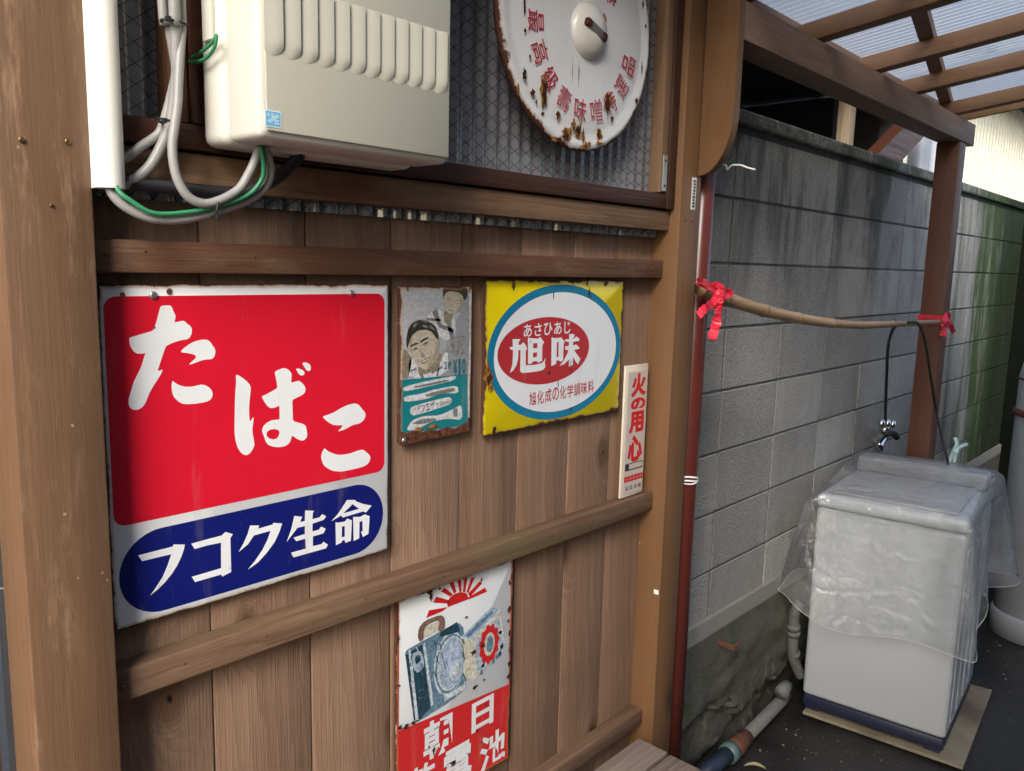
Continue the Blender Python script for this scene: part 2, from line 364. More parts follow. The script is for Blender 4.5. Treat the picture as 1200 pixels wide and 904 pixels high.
def film():
    s = NT('plastic_film'); v = s.n('TexCoord', out=3)
    vd = s.n('VectorMath', {0: v, 1: s.n('VectorMath', {0: s.n('TexNoise', {'Vector': v, 'Scale': 7.0, 'Detail': 3}, out=1), 3: .12}, operation='SCALE')}, operation='ADD')
    cr = s.n('TexVoronoi', {'Vector': vd, 'Scale': 7.0}, feature='DISTANCE_TO_EDGE'); cr2 = s.n('TexVoronoi', {'Vector': vd, 'Scale': 17.0}, feature='DISTANCE_TO_EDGE')
    n = s.noise(v, 6, 3, .5, .6); n3 = s.noise(v, 5, 4)
    h = s.math('ADD', s.math('ADD', s.math('MULTIPLY', n, 1.0), s.ramp(cr, 0, .12, 0, .35)), s.ramp(cr2, 0, .14, 0, .10))
    bmp = s.n('Bump', {'Height': h, 'Distance': .017, 'Strength': .42})
    t = s.n('BsdfTransparent', {0: (.95, .96, .97, 1)}); d = s.n('BsdfDiffuse', {0: (.75, .76, .77, 1), 'Normal': bmp})
    tl = s.n('BsdfTranslucent', {0: (.75, .76, .77, 1)}); g = s.n('BsdfGlossy', {0: (1, 1, 1, 1), 1: .12, 'Normal': bmp})
    dm = s.n('MixShader', {0: .5, 1: d, 2: tl})
    m = s.n('MixShader', {0: s.ramp(n3, .3, .7, .10, .30), 1: t, 2: dm})
    fr = s.n('Fresnel', {0: 1.45, 'Normal': bmp}); m2 = s.n('MixShader', {0: s.math('MULTIPLY_ADD', fr, .65, .0, True), 1: m, 2: g})
    s.t.links.new(m2, s.out.inputs[0]); return s.m
M['film'] = film()
M['hem'] = plain('film_hem', (.55, .56, .57), .3, var=.1)

# ------------------------------------------------------------------ ground
g0 = mk('ground', ([(-60, -60, 0), (60, -60, 0), (60, 60, 0), (-60, 60, 0)], [[0, 1, 2, 3]]), M['ground'], base=(0, 0, 0)); g0['kind'] = 'structure'

exec_order = []
# ------------------------------------------------------------------ the wooden booth
D = 1.10
Z = lambda z: z + CH
booth = thing('wooden_booth', 'brown wooden booth wall of upright planks with battens and wired window, hung with signs', 'booth', (1.03, 1.12, 0))
seams = [.392, .545, .717, .886, 1.053, 1.218, 1.385, 1.542, 1.70]
for i in range(8):
    a, b = seams[i]+.0012, seams[i+1]-.0012
    dy = random.uniform(-.0012, .0012)
    mk('plank', box(a, b, D+dy, D+.016+dy, .12, Z(.082), .0022), M['plank'], booth, 'auto')
def rail(name, z0, z1, y0, y1, m, x0=.387, x1=1.688, bev=.003):
    return mk(name, box(x0, x1, y0, y1, Z(z0), Z(z1), bev), m, booth, 'auto')
rail('batten', -.021, .021, 1.068, D-.0015, M['batten'])
rail('batten', -.594, -.549, 1.064, D-.0015, M['batten2'])
rail('batten', -1.172, -1.13, 1.062, D-.0015, M['batten2'])
rail('sill_timber', .090, .136, 1.056, 1.0835, M['timber'], x1=1.684)
pl = mk('post', box(.288, .386, 1.04, 1.134, 0, 2.75, .003), M['post'], booth, 'auto')
pr = mk('post', box(1.688, 1.777, 1.03, 1.12, 0, 2.75, .003), M['postside'], booth, 'auto')
bk = mk('bracket', None or (lambda: (lambda prof: (
    [Vector((x, y, z)) for x in (1.757, 1.784) for y, z in prof],
    [list(range(len(prof)))[::-1], [len(prof)+i for i in range(len(prof))]] +
    [[i, (i+1) % len(prof), len(prof)+(i+1) % len(prof), len(prof)+i] for i in range(len(prof))]))(
    [(1.0285, Z(.222)), (1.0285, 2.75), (.948, 2.75), (.945, Z(.365))] + [(.945+.0835*(1-math.cos(a)), Z(.365)-.143*math.sin(a)) for a in [R(k*9) for k in range(1, 10)]]))(), M['postside'], booth)
# window: jamb strips, sash, corrugated sheet
mk('window_jamb', box(1.628, 1.655, 1.050, 1.083, Z(.175), 2.75, .002), M['jamb'], booth, 'auto')
mk('window_jamb', box(1.657, 1.687, 1.045, 1.083, Z(.139), 2.75, .002), M['jambdark'], booth, 'auto')
win = rail('window_sash', .139, .172, 1.048, 1.083, M['sash'], x1=1.655)
def corrug(x0, x1, z0, z1, y, amp, pitch, per=8, jit=0.0):
    n = int((x1-x0)/pitch*per); V, F = [], []
    for i in range(n+1):
        x = x0+(x1-x0)*i/n; yy = y + amp*(1+jit*math.sin(x*41.7)*math.sin(x*13.1+1))*math.cos(2*math.pi*(x-x0)/pitch+jit*math.sin(x*29))
        V += [Vector((x, yy, z0)), Vector((x, yy, z1))]
    for i in range(n): F.append([2*i, 2*i+2, 2*i+3, 2*i+1])
    return V, F
mk('corrugated_sheet', corrug(.39, 1.687, Z(.140), 2.75, 1.0905, .0030, .0325), M['wired'], booth, True)
mk('corrugated_strip', corrug(.39, 1.687, Z(.074), Z(.1395), 1.0895, .0052, .0325, 14, .55), M['wired'], booth, True)
mk('window_stile', box(.487, .513, 1.05, 1.083, Z(.1725), 2.75, .002), M['jambdark'], booth, 'auto')
mk('window_stile', box(.515, .545, 1.046, 1.083, Z(.1725), 2.75, .002), M['sash'], booth, 'auto')
mk('backing_board', box(.388, 1.687, 1.118, 1.128, .1, 2.75), M['darkwall'], booth)
hp = [PY(*q, 1.0485) for q in ((758, 183), (765, 183), (763, 227), (755, 226))]
hx0, hx1, hz0, hz1 = 1.633, 1.650, Z(.178), Z(.258)
plate = mk('corner_plate', box(hx0, hx1, 1.047, 1.0495, hz0, hz1, .0006), M['steel'], booth)
for zz in (hz0+.012, hz1-.012):
    mk('screw', lathe([(.003, .0), (.0028, .0012), (.0, .0016)], ((hx0+hx1)/2, 1.047, zz), 'Y', 12), M['black'], plate)
# label stuck on the right post, screws and nail heads
lx = PY(806, 207, 1.0297); lz0, lz1 = PY(804, 245, 1.0297).z, lx.z
lab = mk('post_label', box(1.733, 1.752, 1.0285, 1.0298, lz0, lz1), M['paper'], booth)
for k in range(9):
    zz = lz0+.008+(lz1-lz0-.016)*k/8
    mk('print_mark', box(1.7365+random.uniform(0, .003), 1.7485-random.uniform(0, .003), 1.0280, 1.0284, zz-.0028, zz+.0022), M['ink'], lab)
def screw(px, py, Y, r=.0034):
    p = PY(px, py, Y); mk('screw', lathe([(r, 0), (r*.95, .0015), (r*.5, .0022), (0, .0016)], p, 'Y', 12), M['brass'], booth, True)
for q in ((25, 164), (79, 166)): screw(*q, 1.0395)
for q in ((60, 241),): screw(*q, 1.0395, .0022)
for q in ((803, 258), (811, 259)): screw(*q, 1.0295, .0025)
for q in ((125, 298),): screw(*q, 1.0675, .003)
for q in ((144, 806),): screw(*q, 1.0635, .0035)
for q in ((764, 315),): screw(*q, 1.0675, .003)
for q in ((756, 580),): screw(*q, 1.0635, .003)
for zb_, yb_ in ((Z(.002), 1.068), (Z(-.572), 1.064)):
    for i in range(8):
        nx_ = (seams[i]+seams[i+1])/2 + random.uniform(-.03, .03)
        mk('nail', lathe([(.0021, 0), (.0018, .0006), (0, .0009)], (nx_, yb_-.0002, zb_+random.uniform(-.008, .008)), 'Y', 8), M['rustm'], booth, True)
# chip of white paint on the right post
cp = PX(769, 694, 1.6872); mk('paint_chip', box(1.6866, 1.6874, cp.y-.007, cp.y+.007, cp.z-.006, cp.z+.006, .0003), M['white'], booth)
# dark recess left of the left post
mk('side_panel', box(-.5, .286, 1.19, 1.21, 0, 2.75), M['jambdark'], booth)
# low eave of the booth over the top of the wall (above the picture)
mk('eave_board', box(.1, 1.80, .55, 1.2, 2.76, 2.79), M['canopy'], booth)

# ------------------------------------------------------------------ bench in front of the wall
BZ = Z(-1.134)
bench = thing('wooden_bench', 'weathered grey slatted wooden bench standing against the booth wall', 'bench', (.95, .85, 0))
for k in range(4):
    y1 = 1.000 - k*.091
    mk('slat', box(.15, 1.576-.004*k, y1-.082, y1, BZ-.022, BZ, .003), M['bench'], bench, 'auto')
for x in (.3, 1.45):
    for y in (.69, .97): mk('leg', box(x-.025, x+.025, y-.022, y+.022, 0, BZ-.0625, .003), M['bench'], bench)
    mk('crossbar', box(x-.024, x+.024, .66, .995, BZ-.062, BZ-.0225, .003), M['bench'], bench)

# ------------------------------------------------------------------ block wall
YB = 1.238
bw = thing('concrete_block_wall', 'grey concrete block wall with stains, green algae at its far end and mossy coping', 'wall', (4, YB+.05, 0))
ROW0 = Z(.2223)                                  # joint below the top course
bl_me = []
def block_mesh(k):
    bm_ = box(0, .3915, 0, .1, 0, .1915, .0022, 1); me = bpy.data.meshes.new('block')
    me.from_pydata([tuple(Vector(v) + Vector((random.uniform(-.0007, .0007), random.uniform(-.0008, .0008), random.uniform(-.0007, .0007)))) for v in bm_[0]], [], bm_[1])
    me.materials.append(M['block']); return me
bl_me = [block_mesh(k) for k in range(6)]
X00 = 1.238*2.2102 % .4
for r in range(8):
    z = ROW0 + .2*(0-r) + .0032
    off = X00
    for c in range(13):
        x = .9 + (off-.9) % .4 + .4*c + .0032
        if x > 6.2: continue
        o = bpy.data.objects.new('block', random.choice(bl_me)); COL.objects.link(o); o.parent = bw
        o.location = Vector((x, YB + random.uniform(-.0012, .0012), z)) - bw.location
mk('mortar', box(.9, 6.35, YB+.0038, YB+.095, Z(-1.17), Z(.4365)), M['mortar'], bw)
CT = Z(.484)
cop_me = None
for c in range(10):
    x = 1.02 + .6*c
    if x > 5.9: continue
    vf = box(0, .594, -.018, .118, 0, .046, .008, 2)
    if cop_me is None:
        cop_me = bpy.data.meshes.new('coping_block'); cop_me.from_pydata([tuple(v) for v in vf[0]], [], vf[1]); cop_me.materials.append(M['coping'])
    o = bpy.data.objects.new('coping_block', cop_me); COL.objects.link(o); o.parent = bw
    o.location = Vector((x, YB+random.uniform(-.002, .002), Z(.438))) - bw.location
# footing: rough cast, broken towards the ground
def footing():
    nx, nz = 200, 34; V, F = [], []
    rs = np.random.RandomState(3)
    def fnoise(x, z):
        s = 0
        for k, (fx, fz, a) in enumerate(((3.1, 5.3, .5), (7.7, 9.1, .3), (17.3, 21.1, .2), (41, 37, .12))):
            s += a*math.sin(fx*x+1.7*k+2*math.sin(fz*z+k))*math.cos(fz*z*1.3+.9*k+math.sin(fx*x*.7))
        return s
    for i in range(nx+1):
        x = .9 + 5.45*i/nx
        for j in range(nz+1):
            z = Z(-1.14)*(1-j/nz)
            d = max(0, (Z(-1.2)-z)/Z(-1.2))
            y = YB - .012 - (.012+.022*fnoise(x, z)+.010*fnoise(x*2.3+4, z*2.9))*min(1, d*4)
            brk = .20 + .14*fnoise(x*1.3, 0) ; 
            if z < brk: y += .035 + .03*fnoise(x*2, z*2)
            V.append(Vector((x, y, z)))
    for i in range(nx):
        for j in range(nz):
            a = i*(nz+1)+j; F.append([a, a+1, a+nz+2, a+nz+1])
    n = len(V)                                   # back and ledge
    V += [Vector((.9, YB+.12, Z(-1.14))), Vector((6.35, YB+.12, Z(-1.14))), Vector((6.35, YB+.12, 0)), Vector((.9, YB+.12, 0))]
    F += [[n, 0] + [i*(nz+1) for i in range(1, nx+1)] + [n+1], [n+3, n, n+1, n+2]]
    return V, F
mk('footing', footing(), M['footing'], bw, 'auto')
mk('added_end_pier', box(6.36, 6.5, -1.6, 1.4, 0, Z(.40), .004), plain('shade_black_pier', (.006, .008, .005), .9, var=.5, spec=.1), bw)  # end wall added; its near-black colour carries the dark of the far corner
ip = PY(845, 752, YB-.02); iq = PY(860, 757, YB-.05)
fb = thing('rusty_bracket', 'small rusty iron strap sticking out of the mossy wall footing', 'bracket', (ip.x, ip.y, ip.z-.01))
mk('strap', box(ip.x-.012, ip.x+.035, ip.y-.055, ip.y-.05, ip.z-.012, ip.z+.006, .001), M['rustm'], fb)
mk('shank', box(ip.x-.013, ip.x-.001, ip.y-.0495, ip.y+.02, ip.z-.010, ip.z+.004, .001), M['rustm'], fb)

# ------------------------------------------------------------------ canopy on the right
SL = .133                                            # rafters rise towards the yard
can = thing('lean_to_canopy', 'brown timber lean-to canopy with clear corrugated roof on a post by the block wall', 'canopy', (3.64, .99, 0))
mk('beam', box(1.786, 3.79, .95, 1.04, Z(.527), Z(.612), .003), M['canopy'], can, 'auto')
mk('post', box(3.598, 3.688, .952, 1.038, 0, Z(.525), .003), M['canopyZ'], can, 'auto')
RO = Vector((0, .95, Z(.613)))
def roofbox(x0, x1, y0, y1, h0, h1, bev=.002):
    v, f = box(x0, x1, y0, y1, h0, h1, bev)
    return [Vector((p.x, p.y, RO.z + p.z + SL*(.95-p.y))) for p in v], f
YN = -1.6
for x in (1.80, 2.236, 2.68, 3.075, 3.56):
    mk('rafter', roofbox(x, x+.052, YN, 1.10, .014, .064), M['canopyY'], can, 'auto')
mk('fascia', roofbox(1.79, 3.80, 1.06, 1.085, .066, .10), M['canopy'], can, 'auto')
for y in (.25, -.55, -1.45): mk('purlin', roofbox(1.79, 3.80, y, y+.045, .066, .098), M['canopy'], can, 'auto')
mk('verge_board', roofbox(3.802, 3.822, YN, 1.12, .03, .12), M['canopyY'], can, 'auto')
# diagonal wind brace lying on the rafters
a0, a1 = Vector((2.05, .70)), Vector((3.78, 1.055)); dv = (a1-a0).normalized(); nv = Vector((-dv.y, dv.x))*.02
bv = []
for h in (.0655, .0945):
    for p in (a0-nv, a1-nv, a1+nv, a0+nv): bv.append(Vector((p.x, p.y, RO.z + h + SL*(.95-p.y))))
mk('wind_brace', (bv, [[3, 2, 1, 0], [4, 5, 6, 7], [0, 1, 5, 4], [1, 2, 6, 5], [2, 3, 7, 6], [3, 0, 4, 7]]), M['canopy'], can)
for k in range(3):
    x0, x1 = 1.76+.69*k, 1.76+.69*k+.72
    n = int(.72/.032*6); V, F = [], []
    for i in range(n+1):
        x = x0+(x1-x0)*i/n; h = .106 + .0075*k*.3 + .008*math.cos(2*math.pi*x/.032)
        for j in range(9):
            y = YN-.05+(1.16-YN+.05)*j/8; V.append(Vector((x, y, RO.z+h+SL*(.95-y))))
    for i in range(n):
        for j in range(8): a = i*9+j; F.append([a, a+1, a+10, a+9])
    mk('roof_sheet', (V, F), M['roof'], can, True)

# ------------------------------------------------------------------ washing machine
WA = R(5); WX = Vector((math.cos(WA), math.sin(WA), 0)); WYv = Vector((-math.sin(WA), math.cos(WA), 0))
c_ = Vector((2.985, .645, 0)); WC = c_ + WX*.29 + WYv*.25
Wm = Matrix.Translation(WC) @ Matrix.Rotation(WA, 4, 'Z')
wm = thing('washing_machine', 'white top-loading washing machine with navy base under a plastic cover', 'washing machine', WC)
hx, hy, WZ0, WT = .29, .25, .028, .885
mk('cabinet', xform(box(-hx, hx, -hy, hy, WZ0+.06, WT-.05, .018, 3), Wm), M['washer'], wm, 'auto')
mk('base', xform(box(-hx+.003, hx-.003, -hy+.003, hy-.003, WZ0+.012, WZ0+.0625, .012, 2), Wm), M['navy'], wm, 'auto')
mk('top_panel', xform(box(-hx-.002, hx+.002, -hy-.002, hy+.002, WT-.0485, WT, .016, 3), Wm), M['washer'], wm, 'auto')
mk('lid', xform(box(-hx+.045, hx-.12, -hy+.04, hy-.04, WT+.0005, WT+.012, .005, 2), Wm), M['washertop'], wm, 'auto')
mk('control_panel', xform(box(hx-.115, hx-.004, -hy+.012, hy-.012, WT+.0005, WT+.068, .016, 3), Wm), M['washertop'], wm, 'auto')
for x in (-.2, -.08, .04, .16): mk('side_rib', xform(box(x-.03, x+.03, -hy-.0022, -hy+.01, WZ0+.1, WT-.12, .0021, 1), Wm), M['washer'], wm, 'auto')
for x in (-.25, .25):
    for y in (-.21, .21): mk('foot', xform(box(x-.025, x+.025, y-.025, y+.025, .0265, WZ0+.0125, .003), Wm), M['navy'], wm)
tr = mk('floor_board', xform(box(-.305, .37, -.315, .235, .014, .026, .002), Wm), M['tray'], label='stained cream board lying under the washing machine', cat='board')

# plastic cover: a loose film bag settled over the machine by a small cloth solver
def cover():
    NTH, NR, NS = 144, 15, 22
    rs = np.random.RandomState(11)
    th = np.arange(NTH)/NTH
    def rect(u, a, b, rr=.03):                       # point on a rounded rectangle outline, u in 0..1
        per = [2*b, 2*a, 2*b, 2*a]; tot = sum(per); s = (u % 1)*tot
        if s < per[0]: return np.array([-a, b-s])
        s -= per[0]
        if s < per[1]: return np.array([-a+s, -b])
        s -= per[1]
        if s < per[2]: return np.array([a, -b+s])
        s -= per[2]; return np.array([a-s, b])
    A, B = hx+.006, hy+.006
    prim = np.array([rect(u, A, B) for u in th]); big = np.array([rect(u, A*1.10, B*1.10) for u in th])
    rest, pos = [], []
    for i in range(NR):
        f = (i+1)/NR
        rest.append(np.c_[big*f, np.full(NTH, 0.0)]); pos.append(np.c_[prim*f, WT+.05+.03*(1-f)+.06*np.clip((prim[:, 0]*f-.05)/.15, 0, 1)])
    ang = np.arctan2(prim[:, 1], prim[:, 0])
    flare = .05 + .035*np.sin(5*ang+.6) + .03*np.sin(9*ang+2) + .02*np.sin(17*ang)
    flare += .10*np.exp(-((ang-2.45)/.30)**2) + .02*np.exp(-((ang+.75)/.28)**2)
    out = prim/np.linalg.norm(prim, axis=1)[:, None]
    hem = .405 + .03*np.sin(2*ang+1.2) + .02*np.sin(5*ang) - .05*np.exp(-((ang-2.3)/.3)**2)
    for k in range(NS):
        f = (k+1)/NS
        rest.append(np.c_[big*(1+.20*f), -hem*f]); pos.append(np.c_[prim + out*(flare*f**.8)[:, None], WT+.04-hem*f*.98+.06*np.clip((prim[:, 0]-.05)/.15, 0, 1)*(1-f)])
    rest = np.array(rest); P = np.array(pos) + rs.normal(0, .0015, (NR+NS, NTH, 3))
    n = NR+NS; idx = np.arange(n*NTH).reshape(n, NTH); C = []
    def add(a, b, w):
        a, b = a.ravel(), b.ravel(); d = np.linalg.norm(rest.reshape(-1, 3)[a]-rest.reshape(-1, 3)[b], axis=1); C.append((a, b, d, w))
    add(idx[:-1], idx[1:], 1.0); add(idx, np.roll(idx, -1, 1), 1.0)
    add(idx[:-1], np.roll(idx, -1, 1)[1:], .5); add(idx[1:], np.roll(idx, -1, 1)[:-1], .5)
    add(idx[:-2], idx[2:], .25); add(idx, np.roll(idx, -2, 1), .25); add(idx, np.roll(idx, -4, 1), .12)
    a = np.concatenate([c[0] for c in C]); b = np.concatenate([c[1] for c in C]); L = np.concatenate([c[2] for c in C]); w = np.concatenate([np.full(len(c[0]), c[3]) for c in C])
    x = P.reshape(-1, 3).copy(); v = np.zeros_like(x)
    cnt = np.bincount(a, w, len(x)) + np.bincount(b, w, len(x))
    wind = np.zeros_like(x); an = np.arctan2(x[:, 1], x[:, 0]); low = np.clip((WT-x[:, 2])/.4, 0, 1)
    wind[:, 1] += 1.6*np.exp(-((an-2.3)/.35)**2)*low; wind[:, 0] -= 1.5*np.exp(-((an-2.3)/.35)**2)*low
    wind[:, 1] -= .5*np.exp(-((an+.7)/.3)**2)*low; wind[:, 0] += .1*np.exp(-((an+.7)/.3)**2)*low
    for step in range(70):
        dt = .012; v[:, 2] -= 2.0*dt; v += wind*dt*2; v *= .9; old = x.copy(); x = x+v*dt
        for it in range(18):
            d = x[b]-x[a]; l = np.linalg.norm(d, axis=1)+1e-9
            cor = (w*.5*(l-L)/l)[:, None]*d
            acc = np.zeros_like(x)
            for k in range(3): acc[:, k] = np.bincount(a, cor[:, k], len(x)) - np.bincount(b, cor[:, k], len(x))
            x += acc*(3.4/cnt)[:, None]
            top = WT+.016+.062*np.clip((x[:, 0]+.24)/.42, 0, 1); ins = (np.abs(x[:, 0]) < A) & (np.abs(x[:, 1]) < B) & (x[:, 2] < top)
            if ins.any():
                q = x[ins]; tq_ = top[ins]; dx, dy, dz = A-np.abs(q[:, 0]), B-np.abs(q[:, 1]), tq_-q[:, 2]
                m = np.argmin(np.c_[dx, dy, dz], 1)
                q[m == 0, 0] = np.sign(q[m == 0, 0])*A; q[m == 1, 1] = np.sign(q[m == 1, 1])*B; q[m == 2, 2] = tq_[m == 2]
                x[ins] = q
            wy = WC.y + x[:, 0]*math.sin(WA) + x[:, 1]*math.cos(WA)        # the block wall
            x[:, 1] -= np.clip(wy-1.225, 0, 1)
        v = (x-old)/dt
    x = x.reshape(n, NTH, 3)
    V = [Wm @ Vector(p) for p in x.reshape(-1, 3)]; F = []
    for i in range(n-1):
        for j in range(NTH): F.append([i*NTH+j, (i+1)*NTH+j, (i+1)*NTH+(j+1) % NTH, i*NTH+(j+1) % NTH])
    V.append(Wm @ Vector((x[0, :, 0].mean(), x[0, :, 1].mean(), x[0, :, 2].mean()+.002)))
    F += [[n*NTH, j, (j+1) % NTH] for j in range(NTH)]
    return V, F
cv = cover()
film_o = mk('plastic_cover', cv, M['film'], smooth=True, label='crumpled clear plastic sheet draped over the washing machine', cat='plastic cover', base=(WC.x, WC.y, WT-.4))
hemring = cv[0][36*144:37*144]
hm = mk('hem', tube(hemring+[hemring[0]], .0010, 5, 1), M['hem'], film_o, True)
sub = film_o.modifiers.new('smooth', 'SUBSURF'); sub.levels = 1; sub.render_levels = 1

# knotted pale blue tie standing on the cover
tp = PY(1121, 540, 1.0); tp = Wm @ Vector((.2, .12, WT+.03))
t0 = PX(1117, 540, 3.54)
tie = thing('plastic_tie', 'pale blue plastic tie knotted on top of the washing machine cover', 'tie', t0)
def pxs(L, X): return [PX(x, y, X) for x, y in L]
mk('strand', tube(pxs([(1112, 542), (1117, 530), (1121, 521), (1119, 513)], 3.54), .0075, 8), M['peg'], tie, True)
mk('strand', tube(pxs([(1118, 542), (1121, 529), (1127, 523), (1134, 521)], 3.54), .007, 8), M['peg'], tie, True)
mk('knot', lathe([(0, -.012), (.010, -.006), (.012, 0), (.009, .008), (0, .012)], PX(1120, 529, 3.53), 'Z', 12), M['peg'], tie, True)

# ------------------------------------------------------------------ tap behind the machine, cords
tq = PY(1035, 512, 1.19)
tap = thing('water_tap', 'chrome water tap with cross handle on the block wall behind the washing machine', 'tap', (tq.x, 1.22, tq.z-.1))
def pys(L, Y): return [PY(x, y, Y) for x, y in L]
mk('riser_pipe', tube([Vector((tq.x-.02, 1.195, .02)), Vector((tq.x-.02, 1.195, tq.z-.02))], .013, 10, 1), M['galv'], tap, True)
mk('body', tube(pys([(1036, 500), (1037, 508), (1033, 516), (1029, 524)], 1.185), .022, 12), M['chrome'], tap, True)
mk('spout', tube(pys([(1036, 510), (1042, 508), (1048, 509), (1051, 513)], 1.16), .014, 10), M['black'], tap, True)
for q in ((1033, 496), (1040, 496), (1046, 497)): mk('handle_lug', lathe([(0, -.02), (.016, -.012), (.018, 0), (.014, .012), (0, .018)], PY(*q, 1.17), 'Z', 12), M['chrome'], tap, True)
mk('side_valve', tube(pys([(1032, 511), (1028, 515), (1024, 517)], 1.16), .013, 10), M['galv'], tap, True)
CB = .93
mk('black_cable', tube([PY(1062, 380, .935), PY(1053, 381, .94), PY(1046, 387, .965), PY(1041, 405, 1.04), PY(1039.5, 430, 1.1), PY(1038, 470, 1.16), PY(1037.5, 496, 1.17)], .006, 8), M['black'], smooth=True, label='black cord hanging from the bamboo pole down to the tap', cat='cable')
mk('black_cable', tube([PY(1064, 378, .925), PY(1074, 378, .925), PY(1080, 388, .925), PY(1085, 405, .925), PY(1091, 445, .93), PY(1098, 485, .94), PX(1106, 522, 3.50), PX(1112, 546, 3.52)], .005, 8), M['black'], smooth=True, label='thin black cord looping down across the canopy post to the washing machine', cat='cable')

# ------------------------------------------------------------------ bamboo rail and ribbons
bp = [PY(822, 337, 1.0), PY(850, 350, .985), PY(895, 364, .97), PY(935, 373, .96), PY(975, 379, .95), PY(1010, 381, .945), PY(1045, 380, .94), PY(1103, 377.5, .93)]
bam = thing('bamboo_pole', 'thin dry bamboo pole tied between the downpipe and the canopy post', 'pole', (bp[3].x, bp[3].y, bp[3].z-.03))
cur = catmull(bp, 8)
seglen = 8
def brad(t): return .019 - .009*t
for i in range(0, len(cur)-1, seglen):
    seg = cur[i:i+seglen+1]
    if len(seg) < 2: continue
    t0_, t1_ = i/(len(cur)-1), min(1, (i+seglen)/(len(cur)-1))
    def rr(t, t0_=t0_, t1_=t1_):
        r = brad(t0_+(t1_-t0_)*t); return r*(1+.14*math.exp(-((t)/.05)**2)+.14*math.exp(-((1-t)/.05)**2)-.02*math.sin(math.pi*t))
    mk('culm_segment', tube(seg, rr, 14, 3), M['bamboo'], bam, True)
def strip(P, w, nrm, thick=.0008):
    """flat ribbon following P; w = half width vector or number list"""
    P = catmull(P, 6); V, F = [], []
    for i, p in enumerate(P):
        t = (P[min(i+1, len(P)-1)]-P[max(i-1, 0)]).normalized(); s = t.cross(Vector(nrm)).normalized()
        tw = math.sin(i*.55+w*900)*.55+random.uniform(-.25, .25); p = p + Vector((random.uniform(-1, 1), random.uniform(-1, 1), random.uniform(-1, 1)))*w*.12; s = (s*math.cos(tw) + Vector(nrm)*math.sin(tw)).normalized(); n2 = t.cross(s)*thick
        V += [p-s*w-n2, p+s*w-n2, p+s*w+n2, p-s*w+n2]
    for i in range(len(P)-1):
        for k in range(4): F.append([4*i+k, 4*i+(k+1) % 4, 4*i+4+(k+1) % 4, 4*i+4+k])
    F += [[3, 2, 1, 0], [4*len(P)-4+k for k in range(4)]]
    return V, F
nr = (-.72, -.68, 0)
rb = thing('red_ribbon', 'red plastic tape bow tying the bamboo pole to the brown downpipe', 'ribbon', PY(830, 345, .97))
def wrap(c, ax, r, n, pitch):
    ax = Vector(ax).normalized(); u = ax.orthogonal().normalized(); v = ax.cross(u)
    return [Vector(c) + (u*math.cos(a)+v*math.sin(a))*r + ax*pitch*(a/(2*math.pi)) for a in np.linspace(0, 2*math.pi*n, int(14*n))]
axb = (bp[1]-bp[0]).normalized()
mk('loop', strip(wrap(PY(836, 343, .993), axb, .0215, 2, .008), .006, nr), M['ribbon'], rb)
mk('loop', strip(pys([(817, 327), (828, 332), (840, 340), (846, 346)], .965), .005, nr), M['ribbon'], rb)
mk('loop', strip(pys([(817, 333), (830, 338), (842, 344)], .962), .004, nr), M['ribbon'], rb)
mk('knot', lathe([(0, -.012), (.010, -.008), (.013, 0), (.010, .008), (0, .012)], PY(842, 345, .955), 'Y', 14), M['ribbon'], rb)
mk('tail', strip(pys([(842, 346), (836, 354), (826, 362), (818, 370)], .955), .010, nr), M['ribbon'], rb)
mk('tail', strip(pys([(842, 346), (842, 362), (839, 380), (834, 399)], .950), .011, nr), M['ribbon'], rb)
mk('bow_loop', strip(pys([(842, 346), (849, 342), (856, 342), (855, 346), (848, 347), (842, 346)], .950), .007, nr), M['ribbon'], rb)
rb2 = thing('red_ribbon', 'red plastic tape wrapped round the canopy post at the bamboo pole end', 'ribbon', PY(1095, 375, .94))
def bandbox(z0, z1): return join(box(3.592, 3.597, .946, 1.044, z0, z1), box(3.592, 3.694, .9455, .9505, z0, z1))
zb = PX(1085, 372, 3.6).z
mk('band', join(bandbox(zb-.006, zb+.010), xform(bandbox(zb-.03, zb-.008), Matrix.Identity(4))), M['ribbon'], rb2)
kx = PY(1106, 377, .92)
mk('knot', lathe([(0, -.02), (.016, -.012), (.02, 0), (.016, .012), (0, .02)], kx, 'Y', 14), M['ribbon'], rb2)
mk('tail', strip(pys([(1106, 377), (1111, 372), (1113, 380), (1118, 390)], .915), .010, nr), M['ribbon'], rb2)
mk('tail', strip(pys([(1106, 377), (1107, 385), (1105, 394)], .913), .012, nr), M['ribbon'], rb2)
mk('bow_loop', strip(pys([(1106, 377), (1112, 373), (1110, 368), (1106, 377)], .912), .009, nr), M['ribbon'], rb2)

